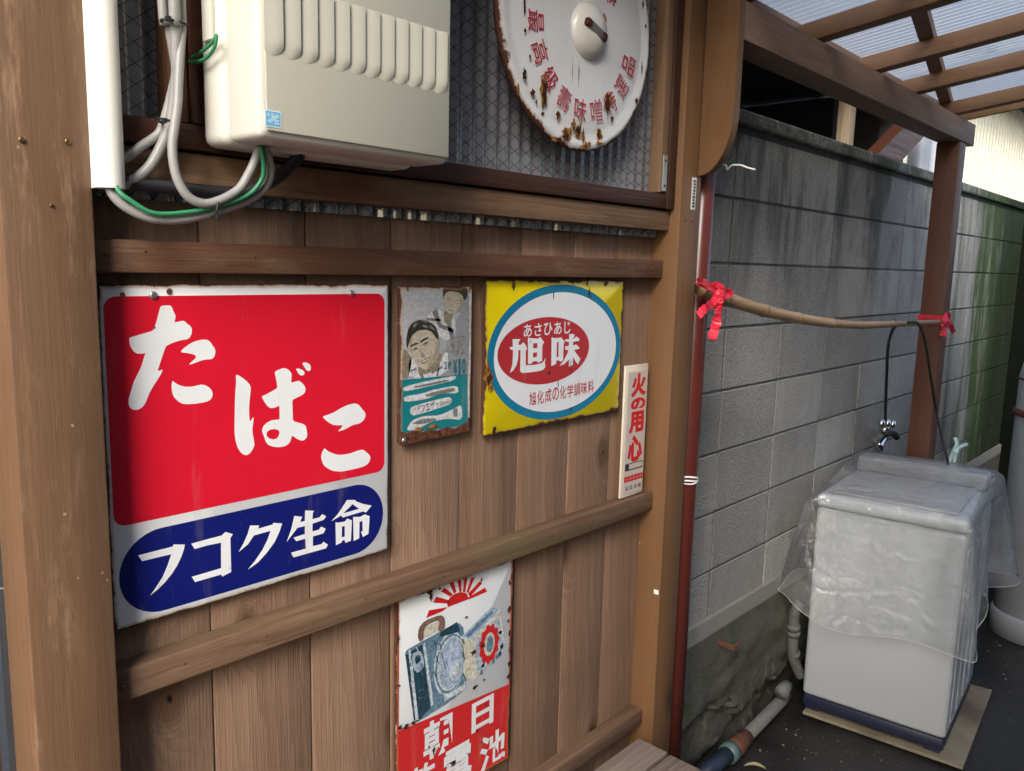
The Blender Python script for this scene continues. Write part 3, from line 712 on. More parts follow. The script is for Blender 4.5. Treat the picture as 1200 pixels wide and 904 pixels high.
# ------------------------------------------------------------------ downpipe on the post
dpx, dpy = 1.822, 1.055
dp = thing('brown_downpipe', 'glossy red-brown plastic downpipe beside the booth post', 'downpipe', (dpx, dpy, 0))
mk('pipe', tube([Vector((dpx, dpy, .02)), Vector((dpx+.005, dpy, 2.7))], .030, 24, 1), M['downpipe'], dp, True)
sz = PY(808, 563, 1.03).z
for k in (-.006, .004): mk('string_loop', tube([Vector((dpx+.0315*math.cos(a), dpy+.0315*math.sin(a), sz+k+.004*math.sin(a*2))) for a in np.linspace(0, 2*math.pi, 25)], .0026, 6, 1), M['white'], dp, True)
mk('string_loop', tube([Vector((dpx+.0318*math.cos(a), dpy+.0318*math.sin(a), sz-.001+.010*math.sin(a+.6))) for a in np.linspace(0, 2*math.pi, 25)], .0022, 6, 1), M['white'], dp, True)
st = mk('white_string', tube([Vector((1.836, 1.030, PX(848, 194, 1.84).z))] + pxs([(850, 194), (852, 199), (858, 194), (868, 194), (877, 197), (885, 199)], 1.85), .0024, 8), M['white'], smooth=True, label='short frayed white string poking out beside the top of the downpipe', cat='string')

# ------------------------------------------------------------------ utility box on the wall
UX0, UX1, UY0, UY1, UZ0 = .526, .841, .904, 1.045, Z(.142)
UZ1 = 2.42
ub = thing('utility_box', 'cream plastic wall-mounted utility box with fluted cover above the red sign', 'utility box', ((UX0+UX1)/2, UY1, UZ0))
mk('case', box(UX0, UX1, .985, UY1, UZ0, UZ1, .014, 3), M['boxside'], ub, 'auto')
mk('cover', box(UX0+.004, UX1-.002, UY0+.004, .9845, UZ0+.003, UZ1-.003, .009, 3), M['boxside'], ub, 'auto')
mk('front_panel', box(UX0+.012, UX1-.006, UY0, UY0+.0038, UZ0+.012, UZ1-.01, .0018, 2), M['boxfront'], ub, 'auto')
FP = .0242
for k in range(12):
    x = .537 + k*FP
    prof = []; m = 8
    def flute(x0, x1, z0, z1):
        V, F = [], []; nu, nz = 8, 10; cols = [i/nu for i in range(nu+1)] + [1.0]
        for j in range(nz+1):
            tz = j/nz; e = math.sqrt(min(1, tz*9))
            for i, u in enumerate(cols):
                h = 0.0 if i == nu+1 else .0036*math.sin(math.pi/2*u)**1.3*e
                V.append(Vector((x0+(x1-x0)*u, UY0-.0002-h, z0+(z1-z0)*tz - .005*math.sin(math.pi*min(1, u*.9+.1))*(1-tz))))
        w = len(cols)
        for j in range(nz):
            for i in range(w-1): q_ = j*w+i; F.append([q_, q_+1, q_+w+1, q_+w])
        return V, F
    mk('flute', flute(x, x+FP*.97, Z(.246), Z(.326)), M['boxfront'], ub, 'auto')
# blue sticker
s0, s1 = PY(310, 128, UY0-.0006), PY(330, 151, UY0-.0006)
def emis_plain(name, col, rough=.45): return plain(name, col, rough, var=.05, scale=40, bump=.0)
M['skyblue'] = emis_plain('sticker_blue', (.13, .50, .78)); M['stwhite'] = emis_plain('sticker_white', (.75, .82, .86)); M['ltblue'] = emis_plain('sticker_light_blue', (.45, .70, .84))
stk = mk('sticker', box(s0.x, s1.x, UY0-.0006, UY0-.0002, s1.z, s0.z), M['stwhite'], ub)
sw, sh = s1.x-s0.x, s0.z-s1.z
def flat(poly, Y): 
    tri = tessellate_polygon([[Vector((p[0], p[1], 0)) for p in poly]])
    return [Vector((p[0], Y, p[1])) for p in poly], [list(t) for t in tri]
mk('print', flat([(s0.x+sw*.07, s1.z+sh*.07), (s0.x+sw*.93, s1.z+sh*.07), (s0.x+sw*.93, s1.z+sh*.93), (s0.x+sw*.07, s1.z+sh*.93)], UY0-.0008), M['skyblue'], stk)
mk('print', flat([(s0.x+sw*.12, s1.z+sh*.35), (s0.x+sw*.28, s1.z+sh*.2), (s0.x+sw*.88, s1.z+sh*.66), (s0.x+sw*.75, s1.z+sh*.85)], UY0-.0010), M['ltblue'], stk)
for (a, b) in ((.15, .6), (.15, .72), (.38, .72), (.55, .2), (.72, .2), (.72, .36), (.38, .6), (.58, .36)):
    mk('print', flat([(s0.x+sw*a, s1.z+sh*b), (s0.x+sw*(a+.13), s1.z+sh*b), (s0.x+sw*(a+.13), s1.z+sh*(b+.09)), (s0.x+sw*a, s1.z+sh*(b+.09))], UY0-.0012), M['stwhite'], stk)
gx = UX0-.004
mk('seal_wire', tube(pxs([(254, 41), (249, 50), (240, 58), (228, 66), (217, 71)], gx-.004), .0022, 8), M['green'], ub, True)
mk('seal_wire', tube(pxs([(254, 41), (252, 54), (245, 65), (236, 71), (222, 73)], gx-.007), .0022, 8), M['green'], ub, True)
la = PX(247, 38, UX0)
mk('latch', box(UX0-.006, UX0+.001, la.y-.012, la.y+.012, Z(.27), Z(.60), .002), M['boxside'], ub, 'auto')

# ------------------------------------------------------------------ conduit, cables
cx = .4015
cq = thing('white_conduit', 'white plastic cable trunking running down beside the left post', 'conduit', (cx, 1.03, Z(.079)))
def trunk():
    prof = [(-.0165, 1.05), (-.0165, 1.028)] + [(.0165*-math.cos(a), 1.028-.016*math.sin(a)) for a in np.linspace(.15, math.pi-.15, 11)] + [(.0165, 1.028), (.0165, 1.05)]
    n = len(prof); V = [Vector((cx+x, y, z)) for z in (Z(.0795), 2.75) for x, y in prof]
    return V, [[i, i+1, n+i+1, n+i] for i in range(n-1)] + [[n-1, 0, n, 2*n-1], list(range(n)), [n+i for i in range(n)][::-1]]
mk('trunking', trunk(), M['pvc'], cq, 'auto')
mk('backplate', box(cx-.0185, cx+.0185, 1.0505, 1.0555, Z(.0805), 2.75, .001), M['pvc'], cq, 'auto')
def cable(L, name, label, m, r, Ys):
    n = len(L); P = [PY(x, y, Ys[0]+(Ys[1]-Ys[0])*i/(n-1)) for i, (x, y) in enumerate(L)]
    if L[0][1] == 0: P = [P[0]+Vector((0, 0, .3))] + P
    return mk(name, tube(P, r, 12), m, smooth=True, label=label, cat='cable')
cable([(190, 0), (197, 27), (203, 60), (206, 85), (200, 115), (192, 143), (185, 158), (165, 172), (150, 184), (135, 192)], 'grey_cable', 'grey cable bending left highest behind the white trunking', M['cable'], .0058, (1.02, 1.045))
cable([(204, 0), (206, 27), (207, 70), (207, 90), (204, 115), (199, 145), (190, 170), (175, 196), (155, 212), (135, 219)], 'grey_cable', 'thick grey cable sweeping down left to the bottom end of the trunking', M['cable'], .0068, (1.005, 1.045))
cable([(212, 0), (213, 27), (211, 60), (209, 95), (208, 120), (205, 145), (202, 170), (204, 195), (210, 215), (222, 232), (240, 239), (260, 234), (280, 222), (291, 205), (299, 188), (304, 172)], 'grey_cable', 'grey cable looping from the bundle up into the box bottom', M['cable'], .0058, (1.015, .975))
cable([(128, 212), (130, 224), (141, 238), (160, 250), (183, 257), (215, 257), (250, 249), (290, 235), (310, 220), (317, 202), (314, 184), (310, 172)], 'grey_cable', 'pale grey cable sagging lowest from trunking end to box bottom', M['cable'], .0058, (1.03, .97))
cable([(134, 212), (139, 224), (151, 234), (180, 250), (220, 249), (255, 242), (290, 229), (306, 212), (309, 196), (306, 172)], 'green_wire', 'thin green earth wire running along the sagging grey cable', M['green'], .0030, (1.018, .965))
cable([(352, 180), (340, 195), (322, 210), (300, 221), (270, 226), (200, 220), (138, 212)], 'black_hose', 'black hose running behind the cables from the box to the trunking', M['black'], .0085, (1.0, 1.045))
def cable_tie(px, py, Y, w, label, tilt=0.0, vert=False):
    c = PY(px, py, Y); t = thing('cable_tie', label, 'cable tie', c)
    ax, az = (w, .009) if not vert else (.008, w)
    P = [c + Vector((ax*math.cos(a), .011*math.sin(a), az*.35*math.sin(a)*0 + tilt*math.cos(a) + (az*math.cos(a) if vert else 0))) for a in np.linspace(0, 2*math.pi, 21)]
    if vert: P = [c + Vector((.002*math.cos(a), .011*math.sin(a), w*math.cos(a))) for a in np.linspace(0, 2*math.pi, 21)]
    mk('strap', tube(P, .0017, 6, 1), M['black'], t, True)
    h = c + (Vector((0, -.011, -w)) if vert else Vector((-w*.8, -.011, 0)))
    mk('head', box(h.x-.003, h.x+.003, h.y-.003, h.y+.002, h.z-.003, h.z+.003, .0006), M['black'], t)
    if vert: mk('tail', tube([h, h+Vector((.001, -.001, -.006))], .0013, 6, 1), M['black'], t)
cable_tie(204, 27, 1.012, .0155, 'black cable tie round the top of the grey cable bundle')
cable_tie(197, 144, 1.017, .0125, 'black cable tie where the three grey cables part', tilt=-.003)
cable_tie(250, 243, .992, .012, 'black cable tie hanging on the sagging cables and green wire', vert=True)

# black pipe at the left edge
lp = PY(17, 800, 1.15)
bpip = thing('black_pipe', 'black pipe running down behind the left edge of the booth post', 'pipe', (lp.x, 1.15, 0))
mk('pipe', tube([Vector((lp.x, 1.15, .02)), Vector((lp.x-.004, 1.15, 2.7))], .011, 12, 1), M['darkwall'], bpip, True)
mk('wire_tie', tube([Vector((lp.x+.013*math.cos(a), 1.15+.013*math.sin(a), PY(5, 692, 1.14).z+.003*math.sin(2*a))) for a in np.linspace(0, 2*math.pi, 18)], .0015, 6, 1), M['galv'], bpip, True)

# ------------------------------------------------------------------ signs
def homog(px, uv):
    A_ = []; b_ = []
    for (x, y), (u, v) in zip(px, uv):
        A_ += [[x, y, 1, 0, 0, 0, -u*x, -u*y], [0, 0, 0, x, y, 1, -v*x, -v*y]]; b_ += [u, v]
    h = np.linalg.solve(np.array(A_, float), np.array(b_, float)); H = np.append(h, 1).reshape(3, 3)
    def f(x, y): q = H @ np.array([x, y, 1.0]); return (q[0]/q[2], q[1]/q[2])
    return f
def chaikin(P, n=1):
    for _ in range(n):
        Q = []
        for i in range(len(P)):
            a, b = P[i], P[(i+1) % len(P)]
            Q += [(.8*a[0]+.2*b[0], .8*a[1]+.2*b[1]), (.2*a[0]+.8*b[0], .2*a[1]+.8*b[1])]
        P = Q
    return P
class Sign:
    """a plate X0..X1, Z0..Z1 with face at y=Y; shapes are given in plate coordinates (u right, v up, metres)"""
    def __init__(s, name, label, cat, X0, X1, Z0, Z1, Y, px=None, group=None):
        s.X0, s.X1, s.Z0, s.Z1, s.Y = X0, X1, Z0, Z1, Y; s.W, s.H = X1-X0, Z1-Z0
        s.t = thing(name, label, cat, ((X0+X1)/2, Y, Z0), group); s.k = 0
        if px: s.h = homog(px, ((0, s.H), (s.W, s.H), (s.W, 0), (0, 0)))
        else: s.h = lambda x, y: (PY(x, y, Y).x-X0, PY(x, y, Y).z-Z0)
    def face(s, polys, mat, lvl, name='print', parent=None, label=None):
        """polys: list of [outer, hole, ...] in plate coordinates"""
        V, F = [], []
        for rings in polys:
            tri = tessellate_polygon([[Vector((p[0], p[1], 0)) for p in r] for r in rings])
            n = len(V)
            for r in rings: V += [Vector((s.X0+p[0], s.Y-.0003*lvl, s.Z0+p[1])) for p in r]
            for t in tri:
                a, b, c = (Vector((V[n+i].x, V[n+i].z)) for i in t)
                F.append([n+i for i in (t if (b-a).cross(c-a) > 0 else t[::-1])])
        return mk(name, (V, F), mat, parent or s.t, label=label)
    def px(s, crop, k, pts): return [s.h(crop[0]+x/k, crop[1]+y/k) for x, y in pts]
def rrect(x0, x1, y0, y1, r, n=6):
    P = []
    for cx_, cy_, a0_ in ((x1-r, y1-r, 0), (x0+r, y1-r, 90), (x0+r, y0+r, 180), (x1-r, y0+r, 270)):
        for k in range(n+1): a = R(a0_+90*k/n); P.append((cx_+r*math.cos(a), cy_+r*math.sin(a)))
    return P
def ell(cx_, cy_, a, b, n=64, rot=0): return [(cx_+a*math.cos(t)*math.cos(rot)-b*math.sin(t)*math.sin(rot), cy_+a*math.cos(t)*math.sin(rot)+b*math.sin(t)*math.cos(rot)) for t in [2*math.pi*k/n for k in range(n)]]
def plate_mesh(s, r=.006, t=.006, dome=.0):
    """pressed sheet plate with rounded corners and rolled rim"""
    O = rrect(0, s.W, 0, s.H, r); I = rrect(.0035, s.W-.0035, .0035, s.H-.0035, max(r-.003, .001)); n = len(O)
    V = [Vector((s.X0+u, s.Y+t, s.Z0+v)) for u, v in O] + [Vector((s.X0+u, s.Y+.0016, s.Z0+v)) for u, v in O] + [Vector((s.X0+u, s.Y, s.Z0+v)) for u, v in I]
    F = [[i, (i+1) % n, n+(i+1) % n, n+i][::-1] for i in range(n)] + [[n+i, n+(i+1) % n, 2*n+(i+1) % n, 2*n+i][::-1] for i in range(n)]
    F += [[2*n+i for i in range(n)][::-1], list(range(n))]
    return V, F
_gc = {}
def glyph(ch, bold=0.0):
    """outline of a character as (verts2d, tris) in a unit box centred on 0, from the built-in font"""
    key = (ch, bold)
    if key not in _gc:
        cu = bpy.data.curves.new('glyph', 'FONT'); cu.body = ch; cu.size = 1; cu.offset = bold; cu.resolution_u = 3
        ob = bpy.data.objects.new('glyph', cu); me = ob.to_mesh()
        v = [(p.co.x, p.co.y) for p in me.vertices]; f = [list(p.vertices) for p in me.polygons]
        ob.to_mesh_clear(); bpy.data.objects.remove(ob); bpy.data.curves.remove(cu)
        if v:
            xs, ys = [p[0] for p in v], [p[1] for p in v]
            bx = (min(xs)+max(xs))/2, (min(ys)+max(ys))/2; bw_, bh_ = max(xs)-min(xs) or 1, max(ys)-min(ys) or 1
            v = [((p[0]-bx[0])/bw_, (p[1]-bx[1])/bh_) for p in v]
            _gc[key] = (v, f, bw_/bh_)
        else: _gc[key] = ([], [], 1)
    return _gc[key]
def put(s, ch, cu_, cv_, w, h, mat, lvl, bold=0.0, rot=0.0, shear=0.0, name='letter', parent=None):
    v, f, _ = glyph(ch, bold)
    if not v: return
    c, sn = math.cos(rot), math.sin(rot)
    P = [(x*w+shear*y*h, y*h) for x, y in v]; P = [(cu_+x*c-y*sn, cv_+x*sn+y*c) for x, y in P]
    return mk(name, ([Vector((s.X0+x, s.Y-.0003*lvl, s.Z0+y)) for x, y in P], f), mat, parent or s.t)
def put_row(s, text, p0, p1, h, mat, lvl, bold=0.0, name='letter', fill=.86, parent=None):
    """characters evenly along p0 -> p1 (plate coordinates of the first and last centres)"""
    n = len(text); rot = math.atan2(p1[1]-p0[1], p1[0]-p0[0]) if p1[0] > p0[0]+1e-6 else 0
    for i, ch in enumerate(text):
        t = i/(n-1) if n > 1 else 0
        step = math.dist(p0, p1)/(n-1) if n > 1 else h
        v, f, asp = glyph(ch, bold); hh = h*(.12 if ch in 'ー一' else 1)
        put(s, ch, p0[0]+(p1[0]-p0[0])*t, p0[1]+(p1[1]-p0[1])*t, (min(step*fill, h*asp) if p1[0] > p0[0]+1e-6 else min(h*asp, h)*1.0), hh, mat, lvl, bold, rot, name=name, parent=parent)

# ---- tobacco sign
SY = 1.084
S = Sign('tobacco_sign', 'large square red and white enamel tobacco sign with dark blue band', 'sign', .402, .868, Z(-.501), Z(-.036), SY, ((113.5, 334), (450, 333), (460, 641), (135, 745)))
Wt, Ht = S.W, S.H
E1 = dict(W=Wt, H=Ht, edge=.0010, seed=1.3, rough=.06)
mw, mr, mb = enamel('enamel_white', (.86, .89, .92), **E1), enamel('enamel_red', (.72, .012, .035), **E1), enamel('enamel_navy', (.008, .014, .16), **E1)
mk('plate', plate_mesh(S, .007, .008), mw, S.t, 'auto')
q = [S.h(*p) for p in ((119, 347), (446, 344), (451, 549), (134, 616))]
rx0, rx1, rz1, rz0 = (q[0][0]+q[3][0])/2, (q[1][0]+q[2][0])/2, (q[0][1]+q[1][1])/2, (q[2][1]+q[3][1])/2
S.face([[rrect(rx0, rx1, rz0, rz1, .016)]], mr, 1, 'red_field')
q = [S.h(*p) for p in ((140, 683), (452, 598), (190, 615.5), (185, 720), (427, 564))]
px0, px1, pz1, pz0 = q[0][0], q[1][0], (q[2][1]+q[4][1])/2, q[3][1]
S.face([[rrect(px0, px1, pz0, pz1, (pz1-pz0)/2*.995, 12)]], mb, 1, 'blue_band')
TA = [[(325,62),(345,54),(405,52),(418,68),(428,95),(450,135),(446,160),(438,188),(470,182),(505,173),(525,180),(545,200),(570,215),(582,240),(580,275),(568,305),(545,322),(500,328),(440,345),(400,362),(372,378),(360,410),(348,445),(330,500),(314,550),(305,578),(330,570),(348,563),(340,590),(325,615),(300,655),(270,700),(240,755),(215,820),(200,850),(175,875),(140,892),(105,888),(80,870),(70,840),(72,800),(90,740),(110,670),(140,610),(165,560),(185,505),(200,450),(208,432),(180,438),(140,438),(110,420),(85,385),(75,345),(75,310),(110,300),(160,285),(220,268),(265,255),(280,225),(295,180),(308,125)],
 [(487,425),(520,390),(560,360),(610,335),(670,322),(710,325),(735,345),(750,370),(770,395),(775,425),(765,460),(745,480),(700,482),(660,490),(610,510),(560,527),(575,505),(600,485),(617,468),(612,450),(590,440),(550,432)],
 [(427,650),(450,672),(490,692),(540,702),(590,700),(630,690),(665,682),(700,690),(730,708),(752,735),(757,765),(748,795),(725,815),(680,828),(620,838),(560,842),(510,840),(475,820),(440,785),(425,745),(420,700)]]
BA = [[(107,182),(140,195),(190,230),(220,260),(232,290),(228,340),(222,400),(220,460),(222,520),(230,565),(245,540),(258,522),(258,560),(250,610),(252,660),(265,720),(270,755),(255,790),(230,825),(205,838),(175,828),(150,805),(130,770),(112,710),(104,640),(104,560),(104,480),(104,400),(106,320),(112,250)],
 [(590,132),(625,135),(655,150),(665,170),(655,188),(630,190),(610,170)], [(640,90),(670,83),(700,95),(714,120),(712,145),(695,155),(675,145),(660,120)]]
BA2 = [(420,162),(450,145),(490,130),(520,135),(545,155),(560,178),(558,215),(556,248),(590,238),(620,230),(640,245),(665,270),(675,295),(670,325),(650,345),(610,365),(570,385),(572,440),(576,500),(578,555),(620,568),(660,578),(685,595),(692,630),(698,665),(690,695),(665,715),(640,712),(605,695),(575,672),(565,710),(550,740),(520,760),(470,770),(420,765),(380,750),(360,725),(345,680),(327,640),(335,605),(360,575),(400,552),(440,546),(470,545),(468,500),(466,430),(440,445),(400,455),(370,440),(345,405),(318,358),(350,345),(400,318),(447,290),(442,260),(432,210)]
BAH = [(365,665),(372,640),(400,625),(440,622),(465,632),(472,655),(460,690),(430,708),(395,700),(372,685)]
KO = [[(140,285),(200,265),(260,240),(330,195),(400,165),(455,157),(490,170),(520,210),(550,240),(558,270),(545,310),(515,340),(480,355),(440,362),(400,385),(350,412),(290,428),(325,395),(345,365),(290,368),(240,362),(190,330)],
 [(172,585),(200,612),(250,635),(310,652),(380,645),(440,628),(500,605),(545,598),(580,625),(615,660),(615,695),(595,735),(550,762),(490,780),(420,795),(350,812),(270,808),(220,790),(170,755),(150,710),(140,670),(150,625)]]
S.face([[chaikin(S.px((140, 350), 6.95, p), 2)] for p in TA], mw, 2, 'letter')
S.face([[chaikin(S.px((260, 410), 6.95, p), 2)] for p in BA] + [[chaikin(S.px((260, 410), 6.95, BA2), 2), chaikin(S.px((260, 410), 6.95, BAH), 2)]], mw, 2, 'letter')
S.face([[chaikin(S.px((360, 450), 8.22, p), 2)] for p in KO], mw, 2, 'letter')
FU = [(78,383),(215,346),(340,313),(345,297),(430,297),(425,330),(405,390),(375,455),(335,520),(280,590),(225,645),(170,690),(215,625),(265,545),(300,460),(328,372),(220,398),(110,427)]
KK = [(478,290),(590,258),(705,226),(735,198),(790,215),(772,245),(778,400),(782,502),(715,538),(708,522),(510,582),(485,542),(600,507),(706,473),(702,280),(600,302),(505,330)]
KU = [(918,148),(985,148),(978,172),(1085,140),(1092,127),(1157,130),(1140,190),(1105,270),(1050,350),(985,425),(908,482),(960,415),(1015,330),(1050,255),(1072,187),(948,223),(905,290),(835,350),(870,285),(900,215)]
for g in (FU, KK, KU): S.face([[S.px((150, 590), 6.316, g)]], mw, 2, 'letter')
SEI = [(175,315),(268,325),(243,388),(300,375),(300,250),(408,252),(392,275),(390,352),(470,330),(505,292),(550,318),(520,360),(392,405),(392,498),(465,478),(495,442),(548,465),(525,520),(400,558),(402,675),(505,648),(525,620),(580,655),(560,698),(175,812),(147,755),(320,705),(310,585),(205,618),(170,575),(305,530),(302,435),(215,458),(90,628),(140,480)]
S.face([[S.px((330, 570), 10, SEI)]], mw, 2, 'letter')
MEI = [[[(790,122),(890,120),(890,135),(985,168),(1082,185),(1018,268),(985,255),(745,330),(728,305),(612,375),(690,285)], [(858,170),(935,225),(750,280)]],
 [[(662,385),(685,392),(770,378),(800,342),(855,362),(850,605),(785,632),(775,595),(745,608),(745,625),(675,660)], [(740,438),(772,432),(776,555),(740,565)]],
 [[(868,322),(950,320),(1005,290),(1062,312),(1055,520),(990,560),(965,495),(985,490),(978,368),(945,380),(948,575),(882,608)]]]
S.face([[S.px((330, 570), 10, r) for r in rings] for rings in MEI], mw, 2, 'letter')
def rivet(s, px, r=.0045, m=None, Yoff=0.0):
    u, v = s.h(*px); mk('screw', lathe([(r, 0), (r*.95, .002), (r*.55, .0032), (0, .0026)], (s.X0+u, s.Y-.0005, s.Z0+v), 'Y', 14), m or M['steel'], s.t, True)
rivet(S, (178, 346), .0055); rivet(S, (407, 343), .0048)
def hole(s, px, r=.003): u, v = s.h(*px); s.face([[ell(u, v, r, r*1.1, 12)]], M['rustm'], 3, 'rust_spot')
hole(S, (142.5, 346), .0035); hole(S, (197, 342), .0042); hole(S, (180, 383), .0016)

# ---- yellow seasoning sign
S = Sign('seasoning_sign', 'yellow enamel sign with blue ring and red oval, rust eaten edges', 'sign', 1.099, 1.552, Z(-.330), Z(-.027), SY, ((565.2, 326), (729, 327.5), (727.3, 482.3), (568.6, 511.8)))
E2 = dict(W=S.W, H=S.H, edge=.0024, chips=.02, seed=4.1, rough=.22)
my, mw2, mbl, mrd = enamel('enamel_yellow', (.72, .60, .004), **E2), enamel('enamel_pale', (.76, .80, .84), **E2), enamel('enamel_teal_blue', (.008, .19, .34), **E2), enamel('enamel_dull_red', (.44, .028, .035), **E2)
mk('plate', plate_mesh(S, .010, .007), my, S.t, 'auto')
k44 = ((555, 315), 4.41)
L_, R_, T_, B_ = S.px(*k44, [(66, 440), (757, 400), (405, 76), (400, 785)])
ocx, ocy, oa, ob_ = (L_[0]+R_[0])/2, (T_[1]+B_[1])/2, (R_[0]-L_[0])/2, (T_[1]-B_[1])/2
S.face([[ell(ocx, ocy, oa, ob_, 96)]], mbl, 1, 'blue_ring'); S.face([[ell(ocx, ocy, oa*.915, ob_*.885, 96)]], mw2, 2, 'white_oval')
L_, R_, T_, B_ = S.px(*k44, [(118, 432), (592, 405), (395, 246), (372, 596)])
ecx, ecy, ea, eb = (L_[0]+R_[0])/2, (T_[1]+B_[1])/2, (R_[0]-L_[0])/2, (T_[1]-B_[1])/2
S.face([[ell(ecx, ecy, ea, eb, 72)]], mrd, 3, 'red_oval')
k11 = ((590, 370), 11.3)
KY = [[(100,305),(205,305),(182,340),(182,385),(215,378),(240,345),(270,375),(298,432),(278,462),(287,655),(400,650),(490,630),(525,600),(548,550),(538,620),(548,680),(520,715),(460,735),(330,752),(240,758),(215,735),(212,610),(210,450),(182,452),(182,560),(165,650),(125,720),(82,755),(110,640),(112,520),(108,448),(80,445),(62,412),(105,405)]]
NI = [[(300,285),(345,292),(440,300),(465,275),(520,350),(498,385),(500,595),(450,622),(425,600),(372,605),(370,628),(315,640),(310,470)], [(375,362),(430,358),(430,425),(375,430)], [(378,488),(430,482),(428,545),(378,552)]]
KU2 = [[(615,285),(660,295),(718,290),(745,285),(792,345),(780,380),(778,590),(745,612),(720,590),(690,598),(688,640),(625,668),(620,480)], [(690,350),(712,345),(715,545),(690,552)]]
MI = [[(848,240),(900,240),(925,255),(905,300),(905,315),(945,272),(992,310),(980,335),(905,345),(905,395),(945,380),(995,425),(985,442),(920,455),(960,510),(1010,575),(980,648),(945,610),(912,545),(912,655),(860,678),(858,580),(800,640),(735,668),(790,590),(830,510),(845,460),(805,450),(798,408),(850,398),(850,345),(800,340),(797,310),(850,310)]]
S.face([[S.px(*k11, r) for r in g] for g in (KY, NI)], mw2, 4, 'letter'); S.face([[S.px(*k11, r) for r in g] for g in (KU2, MI)], mw2, 4, 'letter')
p0, p1 = S.px(*k11, [(297, 190), (822, 152)]); put_row(S, 'あさひあじ', p0, p1, .026, mw2, 4, .012)
p0, p1 = S.px(*k44, [(308, 672), (608, 612)]); put_row(S, '旭化成の化学調味料', p0, p1, .0285, mrd, 4, .008)
for q in ((187, 75), (672, 68)): rivet(S, (555+q[0]/4.41, 315+q[1]/4.41), .0045, M['rustm'])
def blob(s, pts, mat, lvl=5, r=None, seed=0, name='rust_patch'):
    """irregular rust patch round plate points"""
    rs = random.Random(seed); polys = []
    for (u, v, a, b) in pts:
        ph = [rs.uniform(0, 6.28) for _ in range(4)]
        polys.append([[(u+a*(1+.25*math.sin(2*t+ph[0])+.2*math.sin(3*t+ph[1])+.15*math.sin(7*t+ph[2])+.1*math.sin(11*t+ph[3]))*math.cos(t), v+b*(1+.25*math.sin(2*t+ph[1])+.2*math.sin(4*t+ph[0])+.15*math.sin(6*t+ph[3])+.1*math.sin(13*t+ph[2]))*math.sin(t)) for t in [2*math.pi*k/30 for k in range(30)]]])
    for p_ in polys: s.face([p_], mat, lvl, name)
def rustpat(name, c1, c2):
    s = NT(name); v = s.obj(); n = s.noise(v, 120, 5, .7); s.bump(n, .001, .7); return s.fin(s.mix(s.ramp(n, .35, .65), c1, c2), .85, 0, .2)
M['rustdk'] = rustpat('dark_rust', (.02, .008, .006), (.09, .03, .014)); M['rustor'] = rustpat('orange_rust', (.10, .035, .012), (.42, .20, .035))
def uvs(s, L): return [(*s.h(x, y), a, b) for x, y, a, b in L]
blob(S, uvs(S, [(572, 440, .010, .022), (576, 455, .006, .008)]), M['rustor'], 5, seed=3)
blob(S, uvs(S, [(573, 444, .006, .011), (597, 332, .004, .012), (684, 330, .004, .010), (706, 331, .004, .008), (581, 505, .006, .008)]), M['rustdk'], 6, seed=4)
blob(S, uvs(S, [(645, 345, .0015, .010), (687, 342, .003, .011), (654, 450, .0015, .006), (690, 345, .0015, .006), (643, 437, .003, .004), (668, 430, .001, .014), (620, 400, .001, .003), (670, 481, .002, .008)]), M['rustdk'], 5, seed=9)

# ---- razor blade sign
S = Sign('razor_sign', 'narrow weathered tin advertisement with two faces above a teal lower half', 'sign', PY(469, 430, SY).x, PY(551.5, 430, SY).x, PY(510, 513, SY).z, PY(510, 336, SY).z, SY, ((468, 336), (552, 335), (551.5, 507), (470.5, 520)))
E3 = dict(W=S.W, H=S.H, edge=.0010, seed=7.7, rough=.28, var=.10)
def tin(n, c, **kw): return enamel(n, c, **{**E3, **kw})
tg, tt, tw, tskin, thair, tsh, tdk = tin('tin_grey', (.42, .44, .47), mott=.14), tin('tin_teal', (.01, .20, .23)), tin('tin_white', (.62, .64, .66), mott=.22), tin('tin_sepia', (.50, .46, .36), var=.16, mott=.16), tin('tin_black', (.045, .042, .035), var=.3, mott=.32), tin('tin_shade', (.20, .21, .21), var=.2, mott=.25), tin('tin_sepia_shade', (.27, .235, .16), var=.2, mott=.25)
mk('plate', plate_mesh(S, .005, .009), tg, S.t, 'auto')
c43 = ((455, 320), 4.305)
def ps(pts, mat, lvl, nm='print', ch=1): S.face([[chaikin(S.px(*c43, pts), ch) if ch else S.px(*c43, pts)]], mat, lvl, nm)
ps([(62, 540), (400, 515), (400, 772), (62, 812)], tt, 1, 'teal_field', 0)
# upper figure: checked shirt, neck, face, hair
ps([(180, 232), (235, 175), (275, 200), (330, 225), (340, 300), (300, 345), (250, 320), (235, 260)], tw, 1)
for b in ([(215, 195), (240, 178), (262, 262), (245, 270)], [(255, 255), (330, 285), (325, 305), (250, 275)], [(285, 235), (305, 225), (330, 330), (310, 335)], [(190, 225), (262, 232), (262, 245), (186, 240)]): ps(b, tsh, 2, 'print', 0)
ps([(272, 190), (320, 195), (318, 235), (290, 262), (275, 240)], tdk, 3); ps([(268, 100), (300, 85), (352, 90), (378, 120), (372, 160), (352, 190), (325, 205), (298, 205), (282, 180), (274, 145)], tskin, 4)
ps([(266, 68), (385, 68), (394, 88), (390, 120), (376, 138), (368, 112), (345, 96), (315, 90), (290, 92), (276, 108), (268, 128)], thair, 5)
for e in ([(286, 128), (298, 127), (309, 133), (298, 131)], [(330, 140), (344, 134), (357, 138), (344, 138)]): ps(e, thair, 6)
for e in ([(287, 140), (298, 143), (307, 142), (298, 147)], [(332, 150), (344, 152), (355, 147), (345, 155)], [(298, 183), (308, 186), (322, 186), (312, 193), (302, 190)], [(311, 150), (317, 166), (308, 170), (313, 163)]): ps(e, tdk, 6)
